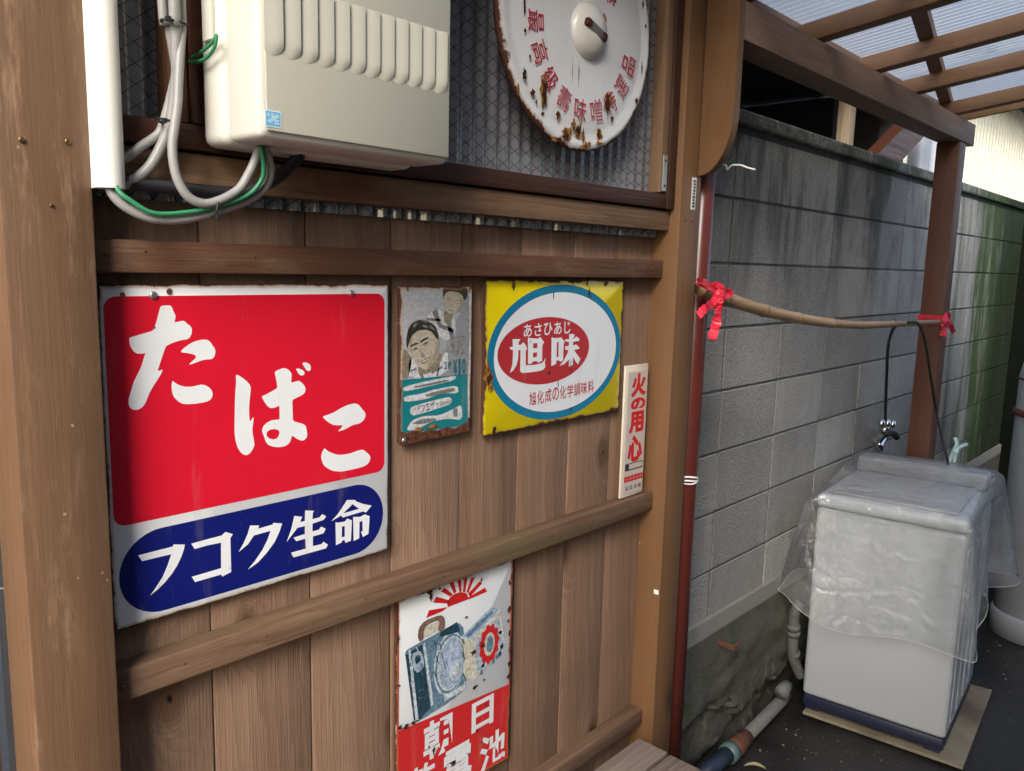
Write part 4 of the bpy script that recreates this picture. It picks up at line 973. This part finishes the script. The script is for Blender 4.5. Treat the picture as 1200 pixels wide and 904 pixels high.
# lower figure
ps([(100, 440), (150, 420), (235, 480), (300, 380), (298, 520), (105, 538)], tw, 2)
for b in ([(150, 500), (165, 490), (180, 530), (165, 533)], [(215, 500), (270, 470), (274, 480), (218, 512)], [(255, 440), (262, 436), (250, 522), (240, 524)], [(110, 490), (140, 480), (142, 488), (112, 500)]): ps(b, tsh, 3, 'print', 0)
ps([(72, 380), (95, 395), (120, 440), (100, 535), (66, 530)], tdk, 2)
ps([(205, 470), (250, 400), (275, 420), (240, 490), (215, 505)], tdk, 4)
ps([(95, 370), (105, 310), (150, 275), (205, 290), (240, 330), (255, 380), (245, 430), (215, 475), (185, 495), (150, 470), (118, 430)], tskin, 5)
ps([(85, 335), (95, 280), (115, 250), (160, 232), (205, 250), (232, 270), (246, 310), (248, 345), (232, 325), (215, 298), (180, 285), (140, 292), (112, 318), (98, 360), (90, 385)], thair, 6)
tmid = tin('tin_sepia_mid', (.36, .325, .25), mott=.18)
ps([(228, 330), (250, 372), (244, 425), (216, 470), (190, 492), (200, 455), (222, 420), (232, 380)], tmid, 6)
ps([(100, 372), (104, 330), (118, 318), (112, 360), (118, 400), (128, 440)], tmid, 6)
ps([(150, 468), (185, 494), (205, 480), (215, 500), (180, 515), (148, 500)], tdk, 4)
for e in ([(106, 368), (122, 356), (146, 352), (146, 358), (124, 363), (109, 376)], [(154, 345), (172, 332), (196, 322), (198, 329), (176, 340), (157, 353)]): ps(e, thair, 7)
for e in ([(118, 384), (132, 377), (147, 376), (143, 383), (130, 388), (120, 391)], [(166, 362), (178, 352), (196, 346), (194, 353), (182, 361), (169, 369)]): ps(e, tdk, 7)
for e in ([(128, 380), (137, 378), (136, 385), (129, 386)], [(177, 355), (187, 350), (187, 357), (179, 361)]): ps(e, thair, 8)
ps([(152, 372), (158, 392), (172, 408), (180, 412), (176, 422), (164, 424), (160, 414), (154, 394)], tmid, 7)
ps([(160, 421), (170, 425), (180, 417), (178, 424), (168, 430)], tdk, 8)
ps([(158, 446), (178, 438), (206, 420), (212, 426), (196, 446), (176, 460), (166, 458)], tdk, 7); ps([(165, 447), (182, 441), (204, 427), (194, 441), (176, 453)], tw, 8)
ps([(140, 420), (150, 440), (152, 462), (144, 450)], tmid, 7); ps([(212, 408), (222, 418), (220, 436), (214, 426)], tmid, 7)
ps([(240, 330), (254, 345), (250, 370), (240, 372)], tmid, 7)
for e in ([(150, 240), (170, 236), (196, 250), (176, 250)], [(120, 258), (140, 250), (134, 268), (118, 278)], [(196, 262), (220, 274), (228, 294), (210, 282)], [(160, 262), (186, 264), (200, 280), (172, 276)]): ps(e, tsh, 8)
ps([(352, 118), (374, 122), (368, 162), (350, 190), (340, 196), (356, 160)], tmid, 5)
# ribbons of blades and the pill with brush lettering
ps([(75, 575), (200, 545), (345, 520), (335, 545), (200, 575), (80, 600)], tw, 2); ps([(130, 572), (300, 540), (310, 548), (140, 582)], tsh, 3)
ps([(80, 622), (160, 612), (240, 588), (350, 570), (356, 612), (270, 610), (190, 640), (84, 652)], tw, 2); ps([(180, 615), (330, 580), (340, 600), (200, 628)], tsh, 3)
ps([(112, 690), (125, 672), (300, 628), (322, 636), (320, 660), (300, 672), (135, 722), (116, 712)], tw, 2)
ps([(95, 795), (120, 745), (180, 722), (260, 722), (330, 690), (372, 668), (378, 748), (300, 738), (220, 752), (150, 790)], tw, 2); ps([(118, 760), (180, 735), (250, 735), (240, 748), (170, 765)], tsh, 3)
ps([(325, 690), (350, 685), (352, 730), (330, 728)], tsh, 3)
p0, p1 = S.px(*c43, [(140, 690), (152, 706)]); 
p0, p1 = S.px(*c43, [(136, 686), (150, 700)]); put(S, '特', p0[0], p0[1], .006, .006, tdk, 3, .01); put(S, '選', *S.px(*c43, [(154, 682)])[0], .006, .006, tdk, 3, .01)
p0, p1 = S.px(*c43, [(176, 686), (248, 662)]); put_row(S, 'フェザー', p0, p1, .012, thair, 3, .004)
p0, p1 = S.px(*c43, [(266, 662), (312, 654)]); put_row(S, 'Safety', p0, p1, .007, thair, 3)
mtxt = tin('tin_text_teal', (.03, .16, .20))
put(S, '2', *S.px(*c43, [(287, 468)])[0], .006, .014, mtxt, 4, .02); put(S, '枚', *S.px(*c43, [(308, 466)])[0], .009, .014, mtxt, 4, .02)
p0, p1 = S.px(*c43, [(335, 480), (380, 474)]); put_row(S, '¥10', p0, p1, .030, mtxt, 4, .03)
for t_, y_ in (('だって', 335), ('使ひ', 368), ('べきよ', 400)):
    p0, p1 = S.px(*c43, [(322, y_), (372 if len(t_) > 2 else 358, y_-2)]); put_row(S, t_, p0, p1, .011, tdk, 4, .002)
M['rustbn'] = rustpat('brown_rust_band', (.05, .02, .012), (.16, .06, .03))
S.face([[S.px(*c43, [(66, 868), (66, 800), (100, 806), (130, 796), (175, 803), (210, 790), (250, 797), (300, 780), (340, 790), (372, 770), (400, 760), (404, 735), (412, 735), (412, 800), (395, 806), (240, 836)])]], M['rustbn'], 5, 'rust_patch')
S.face([[S.px(*c43, [(402, 80), (414, 80), (414, 735), (406, 740), (400, 600), (405, 400)])]], tw, 5, 'rim_wear')
blob(S, uvs(S, [(457.5+18, 338, .003, .005), (549, 338, .003, .006), (545, 360, .001, .001), (490, 503, .010, .004), (508, 500, .012, .003)]), M['rustor'], 6, seed=6)
rivet(S, (455+84/4.305, 320+842/4.305), .005)

# ---- fire caution plate
fx0, fx1 = PY(730.5, 500, 1.078).x, PY(756.5, 500, 1.078).x
fz1, fz0 = Z(-.226), Z(-.5465)
S = Sign('fire_caution_plate', 'slim white upright plate with red fire warning characters beside the post', 'sign', fx0, fx1, fz0, fz1, 1.078, ((732, 430), (757, 429), (751.5, 571), (729, 574)))
mk('plate', box(S.X0, S.X1, S.Y, S.Y+.006, S.Z0, S.Z1, .0015), plain('aged_white_plastic', (.66, .60, .50), .4, var=.04, scale=10), S.t, 'auto')
pink, fred = plain('pale_pink_print', (.56, .50, .46), .35, var=.03), plain('red_print', (.60, .018, .02), .35, var=.06)
S.face([[[(.012, .006), (S.W-.004, .006), (S.W-.004, S.H-.016), (.012, S.H-.016)]]], pink, 1, 'printed_face')
fc = ((725, 425), 6.025)
for ch, (x, y), w_, h_ in (('火', (125, 172), 96, 168), ('の', (122, 302), 84, 88), ('用', (112, 425), 92, 150), ('心', (106, 595), 100, 175)):
    a, b = S.px(*fc, [(x, y-h_/2), (x, y+h_/2)]); c1 = S.px(*fc, [(x, y)])[0]
    put(S, ch, c1[0]+.002, c1[1], S.W*.66, abs(a[1]-b[1])*.98, fred, 2, .055)
a, b = S.px(*fc, [(40, 770), (40, 805)]); S.face([[[(.012, b[1]), (S.W-.004, b[1]), (S.W-.004, a[1]), (.012, a[1])]]], fred, 2, 'red_strip')
put_row(S, '火の元点検', (.024, (a[1]+b[1])/2), (S.W-.014, (a[1]+b[1])/2), .007, pink, 3, .01)
z1_, z2_ = S.px(*fc, [(50, 690), (50, 735)])
S.face([[[(.014, z2_[1]), (S.W-.008, z2_[1]), (S.W-.008, z1_[1]), (.014, z1_[1])]]], M['ink'], 2, 'print')
S.face([[[(.030, z2_[1]+.003), (S.W-.010, z2_[1]+.003), (S.W-.010, z1_[1]-.002), (.030, z1_[1]-.002)]]], pink, 3, 'print')
zz = S.px(*fc, [(95, 838)])[0][1]; put_row(S, '松阪印刷', (.026, zz), (S.W-.016, zz), .011, M['ink'], 2, .02)
put_row(S, '0123456', (.026, zz-.014), (S.W-.016, zz-.014), .0035, M['ink'], 2)

# ---- battery sign
b0, b1 = PY(464, 760, SY), PY(599, 760, SY)
bz1 = (PY(465, 699, SY).z+PY(598, 655, SY).z)/2
S = Sign('battery_sign', 'tall rusty enamel battery advertisement with red sunrise above a red lower half', 'sign', b0.x, b1.x, bz1-.455, min(bz1, Z(-.600)), SY)
E5 = dict(W=S.W, H=S.H, edge=.0022, chips=.01, seed=9.4, rough=.2)
def be(n, c, **kw): return enamel(n, c, **{**E5, **kw})
ew, er = be('battery_white', (.70, .74, .77)), be('battery_red', (.55, .02, .022))
eb1, eb2, eb3, eb4, ebz = be('battery_navy', (.02, .06, .09), var=.3, mott=.32), be('battery_steel_blue', (.13, .23, .32), var=.3, mott=.32), be('battery_pale_blue', (.36, .46, .58), var=.18, mott=.32), be('battery_ice', (.55, .63, .68), var=.12, mott=.32), be('battery_bronze', (.20, .13, .09), var=.35, mott=.32)
ecr = be('battery_cream', (.60, .58, .48), mott=.3)
mk('plate', plate_mesh(S, .004, .006), ew, S.t, 'auto')
c37 = ((455, 650), 3.56)
def pb(pts, mat, lvl, nm='print', ch=0): S.face([[chaikin(S.px(*c37, pts), ch) if ch else S.px(*c37, pts)]], mat, lvl, nm)
u0 = S.px(*c37, [(30, 742), (515, 535)]); zred = (u0[0][1]+u0[1][1])/2
S.face([[[(.0015, .0015), (S.W-.0015, .0015), (S.W-.0015, u0[1][1]), (.0015, u0[0][1])]]], er, 1, 'red_field')
S.face([[[(.0015, u0[0][1]), (.0065, u0[0][1]), (.0065, S.H-.002), (.0015, S.H-.002)]]], er, 2, 'red_edge')
S.face([[[(S.W-.006, u0[1][1]), (S.W-.0015, u0[1][1]), (S.W-.0015, S.H-.002), (S.W-.006, S.H-.002)]]], er, 2, 'red_edge')
# rising sun
k75 = ((460, 650), 7.533)
def p7(pts, mat, lvl, nm='sun_ray'): S.face([[S.px(*k75, pts)]], mat, lvl, nm)
p7([(485, 465), (480, 430), (500, 385), (540, 350), (600, 330), (650, 340), (665, 370), (668, 395)], er, 2, 'sun')
for ray_ in ([(295, 560), (320, 492), (483, 465), (440, 500)], [(355, 425), (382, 370), (505, 405), (488, 432)], [(424, 325), (456, 290), (530, 350), (510, 372)], [(500, 252), (533, 232), (562, 330), (540, 345)], [(568, 215), (600, 198), (608, 325), (588, 332)],
             [(635, 190), (660, 192), (640, 330), (618, 330)], [(692, 205), (725, 198), (668, 340), (650, 332)], [(770, 232), (790, 252), (682, 375), (665, 345)], [(815, 290), (832, 328), (668, 398), (668, 378)]): p7(ray_, er, 2)
# lamp
pb([(68, 415), (75, 398), (135, 365), (290, 280), (318, 310), (320, 560), (270, 605), (122, 700), (105, 690), (72, 430)], eb2, 2, 'print', 1)
pb([(70, 420), (140, 375), (175, 640), (122, 698), (105, 690)], eb1, 3)
pb([(82, 400), (92, 396), (125, 690), (112, 690)], eb4, 4); pb([(142, 372), (152, 368), (188, 625), (178, 632)], eb4, 4)
pb([(95, 415), (130, 398), (145, 425), (148, 470), (120, 495), (103, 480)], eb3, 5, 'print', 1); pb([(108, 425), (128, 415), (135, 440), (112, 460)], eb1, 6, 'print', 1)
lc = S.px(*c37, [(255, 455)])[0]; lw = abs(S.px(*c37, [(320, 455)])[0][0]-S.px(*c37, [(190, 455)])[0][0])/2; lh = abs(S.px(*c37, [(255, 330)])[0][1]-S.px(*c37, [(255, 590)])[0][1])/2
for k, (f_, m_) in enumerate(((1.0, eb4), (.93, eb2), (.86, eb4), (.80, eb3))): S.face([[ell(lc[0]+.001*k, lc[1], lw*f_, lh*f_, 40)]], m_, 3+k, 'lamp_ring')
S.face([[ell(lc[0]+.006, lc[1]+.01, lw*.45, lh*.5, 30)]], be('battery_glass', (.42, .50, .66), var=.3, mott=.32), 7, 'lamp_glass'); S.face([[ell(lc[0]+.012, lc[1]-.02, lw*.3, lh*.28, 24)]], eb4, 8, 'lamp_glint')
pb([(215, 325), (285, 280), (298, 320), (215, 345)], eb1, 4); pb([(230, 592), (318, 535), (318, 560), (230, 612)], eb4, 8)
pb([(120, 345), (125, 305), (150, 275), (215, 250), (232, 262), (235, 300), (220, 322), (205, 318), (212, 285), (205, 272), (160, 292), (145, 315), (145, 350), (130, 365)], ebz, 5, 'print', 1); pb([(148, 345), (150, 312), (165, 295), (208, 280), (206, 315), (160, 342)], ecr, 4)
for k in range(70):
    x = 78+random.random()*235; y = 395-(x-78)*.42+random.random()*250
    if y > 700-(x-105)*.62: continue
    L_h, w_h = 8+random.random()*30, 1.5+random.random()*4; a_h = random.choice((1.25, 1.3, -.45))
    dx_h, dy_h = math.cos(a_h)*L_h, math.sin(a_h)*L_h
    pb([(x, y), (x+dx_h, y+dy_h), (x+dx_h+w_h, y+dy_h-w_h*.3), (x+w_h, y-w_h*.3)], random.choice((eb1, eb1, eb4, eb2, eb4)), 9)
# battery box
pb([(300, 345), (430, 215), (468, 225), (485, 372), (350, 530), (312, 505)], eb4, 4); pb([(300, 348), (342, 358), (352, 528), (312, 505)], ecr, 5); pb([(303, 342), (430, 218), (462, 228), (342, 352)], eb3, 5); pb([(320, 335), (428, 232), (438, 240), (335, 345)], eb2, 6)
pb([(345, 358), (468, 235), (482, 370), (355, 522)], ecr, 5); pb([(362, 360), (460, 258), (474, 368), (368, 498)], eb3, 6)
for k in range(34):
    x, y = 368+random.random()*98, 0; y = 392-(x-372)*.95+random.random()*112
    pb([(x, y), (x+10, y-10), (x+12, y+6), (x+2, y+14)], random.choice((eb1, eb2, eb4, ecr)), 7)
star = []
sc_ = S.px(*c37, [(418, 372)])[0]; sa = S.px(*c37, [(375, 372), (460, 372)]); sa = (sa[1][0]-sa[0][0])/2; sb = S.px(*c37, [(418, 290), (418, 455)]); sb = (sb[0][1]-sb[1][1])/2
for k in range(44): t = 2*math.pi*k/44; r_ = 1.0 if k % 4 < 2 else .88; star.append((sc_[0]+sa*r_*math.cos(t), sc_[1]+sb*r_*math.sin(t)))
S.face([[star]], er, 8, 'rosette'); S.face([[ell(sc_[0], sc_[1], sa*.52, sb*.58, 30)]], ecr, 9, 'rosette_centre'); S.face([[ell(sc_[0]+.001, sc_[1], sa*.32, sb*.42, 20)]], eb2, 10, 'rosette_mark')
for ch, (x, y), w_, h_ in (('朝', (207, 760), 122, 178), ('日', (393, 662), 92, 135), ('池', (435, 815), 108, 165), ('電', (290, 870), 118, 165), ('乾', (140, 950), 110, 165)):
    c1 = S.px(*c37, [(x, y)])[0]; a, b = S.px(*c37, [(x, y-h_/2), (x, y+h_/2)]); l_, r_ = S.px(*c37, [(x-w_/2, y), (x+w_/2, y)])
    put(S, ch, c1[0], c1[1], (r_[0]-l_[0])*.98, abs(a[1]-b[1])*.9, ew, 3, .028)
D7 = [(x/7.533+460, y/7.533+650, a, b) for x, y, a, b in ((320, 320, .008, .010), (330, 370, .004, .010), (405, 298, .004, .004), (210, 348, .003, .005), (640, 550, .004, .003), (790, 795, .008, .007), (705, 860, .009, .008), (820, 100, .005, .003), (1025, 245, .004, .008), (1020, 480, .005, .011), (1010, 582, .004, .007), (1022, 690, .004, .009), (1035, 840, .003, .010), (775, 218, .003, .005), (615, 205, .002, .006))]
D7 += [(455+x/3.56, 650+y/3.56, a, b) for x, y, a, b in ((357, 552, .008, .006), (395, 520, .003, .004), (500, 505, .008, .008), (500, 452, .005, .010), (100, 700, .007, .005), (70, 715, .008, .006), (45, 720, .006, .006), (185, 815, .004, .010), (165, 800, .003, .004), (265, 875, .008, .005), (402, 622, .0035, .0035), (365, 735, .004, .004), (385, 780, .004, .004), (40, 545, .005, .003))]
blob(S, [(*S.h(x, y), a*.8, b*.7) for x, y, a, b in D7], M['rustdk'], 11, seed=21)

# ---- round enamel lid
LX, LZ, LR, LY = 1.300, Z(.465), .237, 1.034
lid = Sign('enamel_lid_sign', 'round white enamel lid with red characters and rust, hung in the window', 'sign', LX-LR, LX+LR, LZ-LR, LZ+LR, LY)
E6 = dict(W=1, H=1, edge=.0028, chips=.02, seed=3.3, rough=.14, circ=LR)
lw_, lr_ = enamel('lid_white', (.76, .78, .80), **E6), enamel('lid_red', (.42, .012, .03), **E6)
mk('dish', lathe([(LR-.004, -.014), (LR, -.008), (LR, -.003), (LR-.005, .001), (LR-.016, .0035), (LR-.030, -.002), (LR-.036, -.0005), (.09, .004), (.0, .006)], (LX, LY, LZ), 'Y', 96), lw_, lid.t, True)
ky = LY-.0035
mk('knob', lathe([(.054, 0), (.053, .003), (.048, .011), (.038, .018), (.024, .0225), (.012, .0245), (0, .025)], (LX+.014, LY-.004, LZ-.010), 'Y', 40), plain('lid_knob_cream', (.70, .69, .64), .2, var=.05, scale=20, dirt=.35), lid.t, True)
hb = Matrix.Translation((LX+.012, LY-.0295, LZ-.012)) @ Matrix.Rotation(R(18), 4, 'Y')
mk('handle_strap', xform(box(-.026, .026, .000, .007, -.009, .009, .002), hb), M['galv'], lid.t, 'auto')
for sx in (-.026, .026): mk('handle_end', xform(box(sx-.008, sx+.008, -.0025, .012, -.008, .008, .004), hb), M['rustdk'], lid.t, 'auto')
txt = '最高級壽味噌特選品'; RA = .150
for i, ch in enumerate(txt):
    ang = R(186 + i*20.0)
    u, v = LR + .010 + RA*math.cos(ang), LR - .010 + RA*math.sin(ang)
    put(lid, ch, u, v, .038, .044, lr_, 14, .0 if ch in '壽選噌' else .004, ang+R(90))
    # top of each character points to the centre
put(lid, '標', *(lambda p: (p.x-(LX-LR), p.z-(LZ-LR)))(PY(715, -6, LY)), .036, .042, lr_, 14, .012, R(-8))
def lidblob(L, m, lvl, seed): blob(lid, [(PY(600+x/4, y/4, LY).x-(LX-LR), PY(600+x/4, y/4, LY).z-(LZ-LR), a, b) for x, y, a, b in L], m, lvl, seed=seed)
lidblob([(140, 430, .010, .026), (250, 630, .016, .012), (300, 620, .010, .010), (400, 630, .009, .013), (440, 480, .010, .022), (345, 678, .012, .006), (210, 545, .006, .008)], M['rustor'], 15, 5)
lidblob([(330, 690, .010, .004), (400, 672, .010, .004), (190, 655, .010, .004), (280, 585, .006, .009), (310, 600, .003, .018), (305, 350, .0012, .022), (275, 330, .001, .018), (325, 640, .005, .012), (20, 420, .004, .010), (425, 95, .007, .012)], M['rustor'], 15, 8)
lidblob([(145, 440, .007, .020), (245, 640, .010, .007), (300, 615, .006, .008), (398, 628, .006, .011), (440, 490, .007, .018), (50, 350, .006, .009), (88, 438, .006, .006), (135, 536, .004, .004), (105, 480, .003, .004), (575, 475, .005, .006), (50, 20, .003, .016), (52, 145, .003, .005), (75, 270, .003, .005), (618, 125, .003, .004), (605, 25, .003, .010), (460, 560, .006, .006), (205, 540, .004, .007), (600, 320, .002, .014)], M['rustdk'], 16, 6)

# ------------------------------------------------------------------ pipes and litter at the foot of the wall
p0_, p1_ = PZ(862, 876, .06), PZ(915, 822, .07)
gp = thing('water_pipe', 'grey water pipe with dark sleeve and rusty union lying at the wall foot', 'pipe', (p0_.x, p0_.y, 0))
def lerp(a, b, t): return a+(b-a)*t
pe = PZ(820, 912, .05)
mk('pipe', tube([lerp(p0_, p1_, .2), p1_, p1_+Vector((.05, .004, .01))], .023, 16, 1), M['galv'], gp, True)
mk('sleeve', tube([pe, lerp(pe, p0_, .75)], .028, 16, 1), M['navypipe'], gp, True)
mk('collar', tube([lerp(pe, p0_, .75), lerp(pe, p0_, .90)], .036, 18, 1), M['teal'], gp, True)
mk('union', tube([lerp(pe, p0_, .92), lerp(pe, p0_, 1.0), lerp(p0_, p1_, .22)], lambda t: .034 if t < .7 else .028, 10, 1), M['rustm'], gp, True)
mk('stub', tube([PZ(915, 813, .12), PZ(922, 803, .13)], lambda t: .027-.004*t, 14, 1), M['galv'], gp, True)
vp = thing('standpipe', 'dirty grey standpipe with elbows rising between the wall and the washing machine', 'pipe', (PY(931, 740, 1.19).x, 1.19, 0))
VX = PY(931, 740, 1.19).x
mk('pipe', tube([PY(938, 706, 1.17), PY(932, 716, 1.18), PY(930, 730, 1.185), PY(929, 765, 1.185), PY(932, 778, 1.18), PY(938, 792, 1.17)], .020, 14), M['galv'], vp, True)
for q in (735, 742, 766): mk('collar', tube([PY(930, q-3, 1.185), PY(930, q+3, 1.185)], .025, 14, 1), M['galv'], vp, True)
lf = PZ(885, 897, .012)
def leafm(c, L, w, rot):
    V, F = [], []
    for i in range(9):
        t = i/8; ww = w*math.sin(math.pi*t)**.7; z = .01*math.sin(math.pi*t)
        for s_ in (-1, 0, 1): V.append(Vector(c) + Vector((math.cos(rot)*(t-.5)*L - math.sin(rot)*s_*ww, math.sin(rot)*(t-.5)*L + math.cos(rot)*s_*ww, .001+z+.006*abs(s_))))
    for i in range(8):
        for k in (0, 1): F.append([3*i+k, 3*i+k+1, 3*i+k+4, 3*i+k+3])
    return V, F
mk('fallen_leaf', leafm((lf.x, lf.y, .001), .07, .010, R(-60)), M['leaf'], label='pale curled leaf fallen on the dark floor by the pipe', cat='leaf')

# ------------------------------------------------------------------ gas cylinder at the right edge
TR = .19
T0 = PZ(1184, 745, .0); tdir = Vector((FW.x, FW.y, 0)); tc = Vector((4.46, .50, 0))
# stand it so that its left side falls on photo column 1184
d0 = Vector((ray(1176, 600).x, ray(1176, 600).y)).normalized(); perp = Vector((d0.y, -d0.x)); tc = Vector((*(d0*4.50 + perp*TR), 0))
tk = thing('gas_cylinder', 'tall grey steel gas cylinder with domed top and rusty bands', 'gas cylinder', tc)
TH = 1.41
mk('body', lathe([(TR-.02, .0), (TR, .03), (TR, TH-.16), (TR-.012, TH-.10), (TR-.05, TH-.045), (TR-.11, TH-.012), (.0, TH)], tc, 'Z', 48), M['tank'], tk, True)
mk('band', lathe([(TR+.001, 1.06), (TR+.010, 1.063), (TR+.010, 1.09), (TR+.001, 1.093)], tc, 'Z', 48), M['rustm'], tk, True)
mk('band', lathe([(TR+.001, TH-.18), (TR+.003, TH-.178), (TR+.003, TH-.172), (TR+.001, TH-.17)], tc, 'Z', 48), M['rustm'], tk, True)
mk('foot_ring', lathe([(TR+.002, .002), (TR+.012, .004), (TR+.012, .10), (TR+.002, .12)], tc, 'Z', 48), M['tank'], tk, True)
tc2 = Vector((*(d0*4.98 + perp*(TR+.02)), 0))
tk2 = thing('gas_cylinder', 'second grey gas cylinder standing close behind the banded one', 'gas cylinder', tc2)
mk('body', lathe([(TR-.02, .0), (TR, .03), (TR, TH-.10), (TR-.012, TH-.04), (TR-.05, TH+.01), (TR-.11, TH+.045), (.0, TH+.055)], tc2, 'Z', 48), M['tank'], tk2, True)
mk('collar', lathe([(.09, TH+.0), (.09, TH+.13), (.084, TH+.13), (.084, TH)], tc2, 'Z', 32), M['tank'], tk2, True)
# small pipes behind the machine
mk('white_pipe', tube([Vector((3.75, 1.16, Z(-1.34))), Vector((5.9, 1.16, Z(-1.30)))], .014, 10, 1), M['paper'], smooth=True, label='thin white pipe running along the wall foot past the washing machine', cat='pipe')
mk('grey_hose_pipe', tube([Vector((3.95, .98, .02)), Vector((3.95, .98, .62)), Vector((3.97, 1.05, .70))], .013, 10, 3), M['galv'], smooth=True, label='short upright grey pipe between washing machine and gas cylinder', cat='pipe')

# ------------------------------------------------------------------ beyond the block wall
nb = thing('neighbour_shed', 'dark open shed beyond the block wall with bleached timber post', 'shed', (3.2, 1.9, 0))
mk('rear_wall', box(1.2, 5.0, 2.6, 2.65, 0, 2.74), M['darkwall'], nb)
mk('side_wall', box(4.98, 5.03, 1.62, 2.6, 0, 2.74), M['darkframe'], nb)
mk('roof', box(1.0, 5.2, 1.42, 2.7, 2.75, 2.81), M['roofdark'], nb)
mk('post', box(4.12, 4.215, 1.60, 1.655, 0, 2.74, .006), M['oldpost'], nb, 'auto')
mk('light_block_wall', box(1.15, 1.2, 1.5, 2.6, 0, 2.74), M['darkwall'], nb)  # unseen wall added to keep side light out of the shed
mk('window_frame', box(4.30, 4.42, 1.72, 1.75, 0, 2.74, .004), M['darkframe'], nb)
mk('door_jamb', box(4.88, 4.96, 1.62, 1.72, 0, 2.74, .004), M['darkframe'], nb)
cs = thing('cream_metal_building', 'cream ribbed metal building beyond the far end of the block wall', 'building', (9, 2.3, 0))
def siding(x0, x1, y, z0, z1, pitch=.12, d=.022):
    V, F = [], []; n = int((x1-x0)/pitch); k = 0
    for i in range(n):
        x = x0+i*pitch
        for xx, yy in ((x, y), (x+pitch*.55, y), (x+pitch*.65, y+d), (x+pitch*.9, y+d)):
            V += [Vector((xx, yy, z0)), Vector((xx, yy, z1))]
    for i in range(len(V)//2-1): F.append([2*i, 2*i+2, 2*i+3, 2*i+1])
    return V, F
mk('siding', siding(5.08, 16, 2.2, 0, 3.5), M['cream'], cs)
mk('roof', box(5.0, 16.2, 1.95, 5, 3.52, 3.62), M['roofdark'], cs)
mk('gutter', tube([Vector((5.0, 1.92, 3.47)), Vector((16.2, 1.92, 3.47))], .05, 12, 1), M['greypipe'], cs, True)
mk('sill_flashing', box(5.08, 7.2, 2.14, 2.19, Z(.60), Z(.66)), M['darkframe'], cs)
for (x, r, lb) in ((5.56, .065, 'slate grey vertical pipe in front of the cream siding'), (5.84, .09, 'wide pale grey vertical pipe close to the canopy post')):
    mk('vertical_pipe', tube([Vector((x, 1.7, 0)), Vector((x, 1.7, 3.4))], r, 20, 1), M['greypipe'], smooth=True, label=lb, cat='pipe')
b0_, b1_ = PY(1033, 196, 1.45), PY(1078, 148, 1.45)
mk('timber_prop', (lambda d, s: ([b0_-d+s, b0_-d-s, b1_+d-s, b1_+d+s] + [p+Vector((0, .07, 0)) for p in (b0_-d+s, b0_-d-s, b1_+d-s, b1_+d+s)], [[0, 1, 2, 3], [7, 6, 5, 4], [0, 4, 5, 1], [1, 5, 6, 2], [2, 6, 7, 3], [3, 7, 4, 0]]))((b1_-b0_)*.9, Vector((.07, 0, -.05))), M['sash'], label='dark brown timber prop leaning diagonally behind the wall coping', cat='prop')
lq = PY(1068, 171, 2.1)
mk('wall_vent', lathe([(.02, 0), (.075, .01), (.085, .05), (.06, .09), (0, .10)], lq, 'Y', 20), M['greypipe'], smooth=True, label='small rounded grey vent hood on the cream siding', cat='vent')

# ------------------------------------------------------------------ unseen house under the canopy's high side, extended and sized to block the sun
hs = thing('unseen_house', 'unseen brown house wall, sized to shade the yard, carrying the high side of the canopy', 'unseen_house', (5, -1.75, 0))
mk('wall', box(-2.5, 4.1, -1.95, -1.72, 0, 5.1), plain('unseen_house_render', (.16, .13, .105), .8, var=.1, scale=6), hs)  # unseen wall, extended and sized to block the sun
mk('unseen_ledger', box(1.75, 3.9, -1.715, -1.66, RO.z+SL*2.6-.06, RO.z+SL*2.6+.03, .003), M['canopy'], hs)

# grit scattered on the yard floor near the wall
def grit():
    V, F = [], []; rg = random.Random(5)
    for k in range(420):
        x = 1.9+rg.random()*3.2; y = 1.16-abs(rg.gauss(0, .35)); r = .0025+.006*rg.random()**3
        if 2.9 < x < 3.7 and .55 < y < 1.16: continue
        n = len(V)
        for p in ((1, 0, 0), (-1, 0, 0), (0, 1, 0), (0, -1, 0), (0, 0, 1), (0, 0, -.6)):
            V.append(Vector((x, y, r*.5)) + Vector(p)*r*rg.uniform(.6, 1.2))
        F += [[n+a, n+b, n+c] for a, b, c in ((0, 2, 4), (2, 1, 4), (1, 3, 4), (3, 0, 4), (2, 0, 5), (1, 2, 5), (3, 1, 5), (0, 3, 5))]
    return V, F
mk('grit', grit(), plain('grit_stone', (.14, .13, .115), .9, var=.5), label='loose grit and crumbs of concrete scattered along the wall foot', cat='grit', kind='stuff')
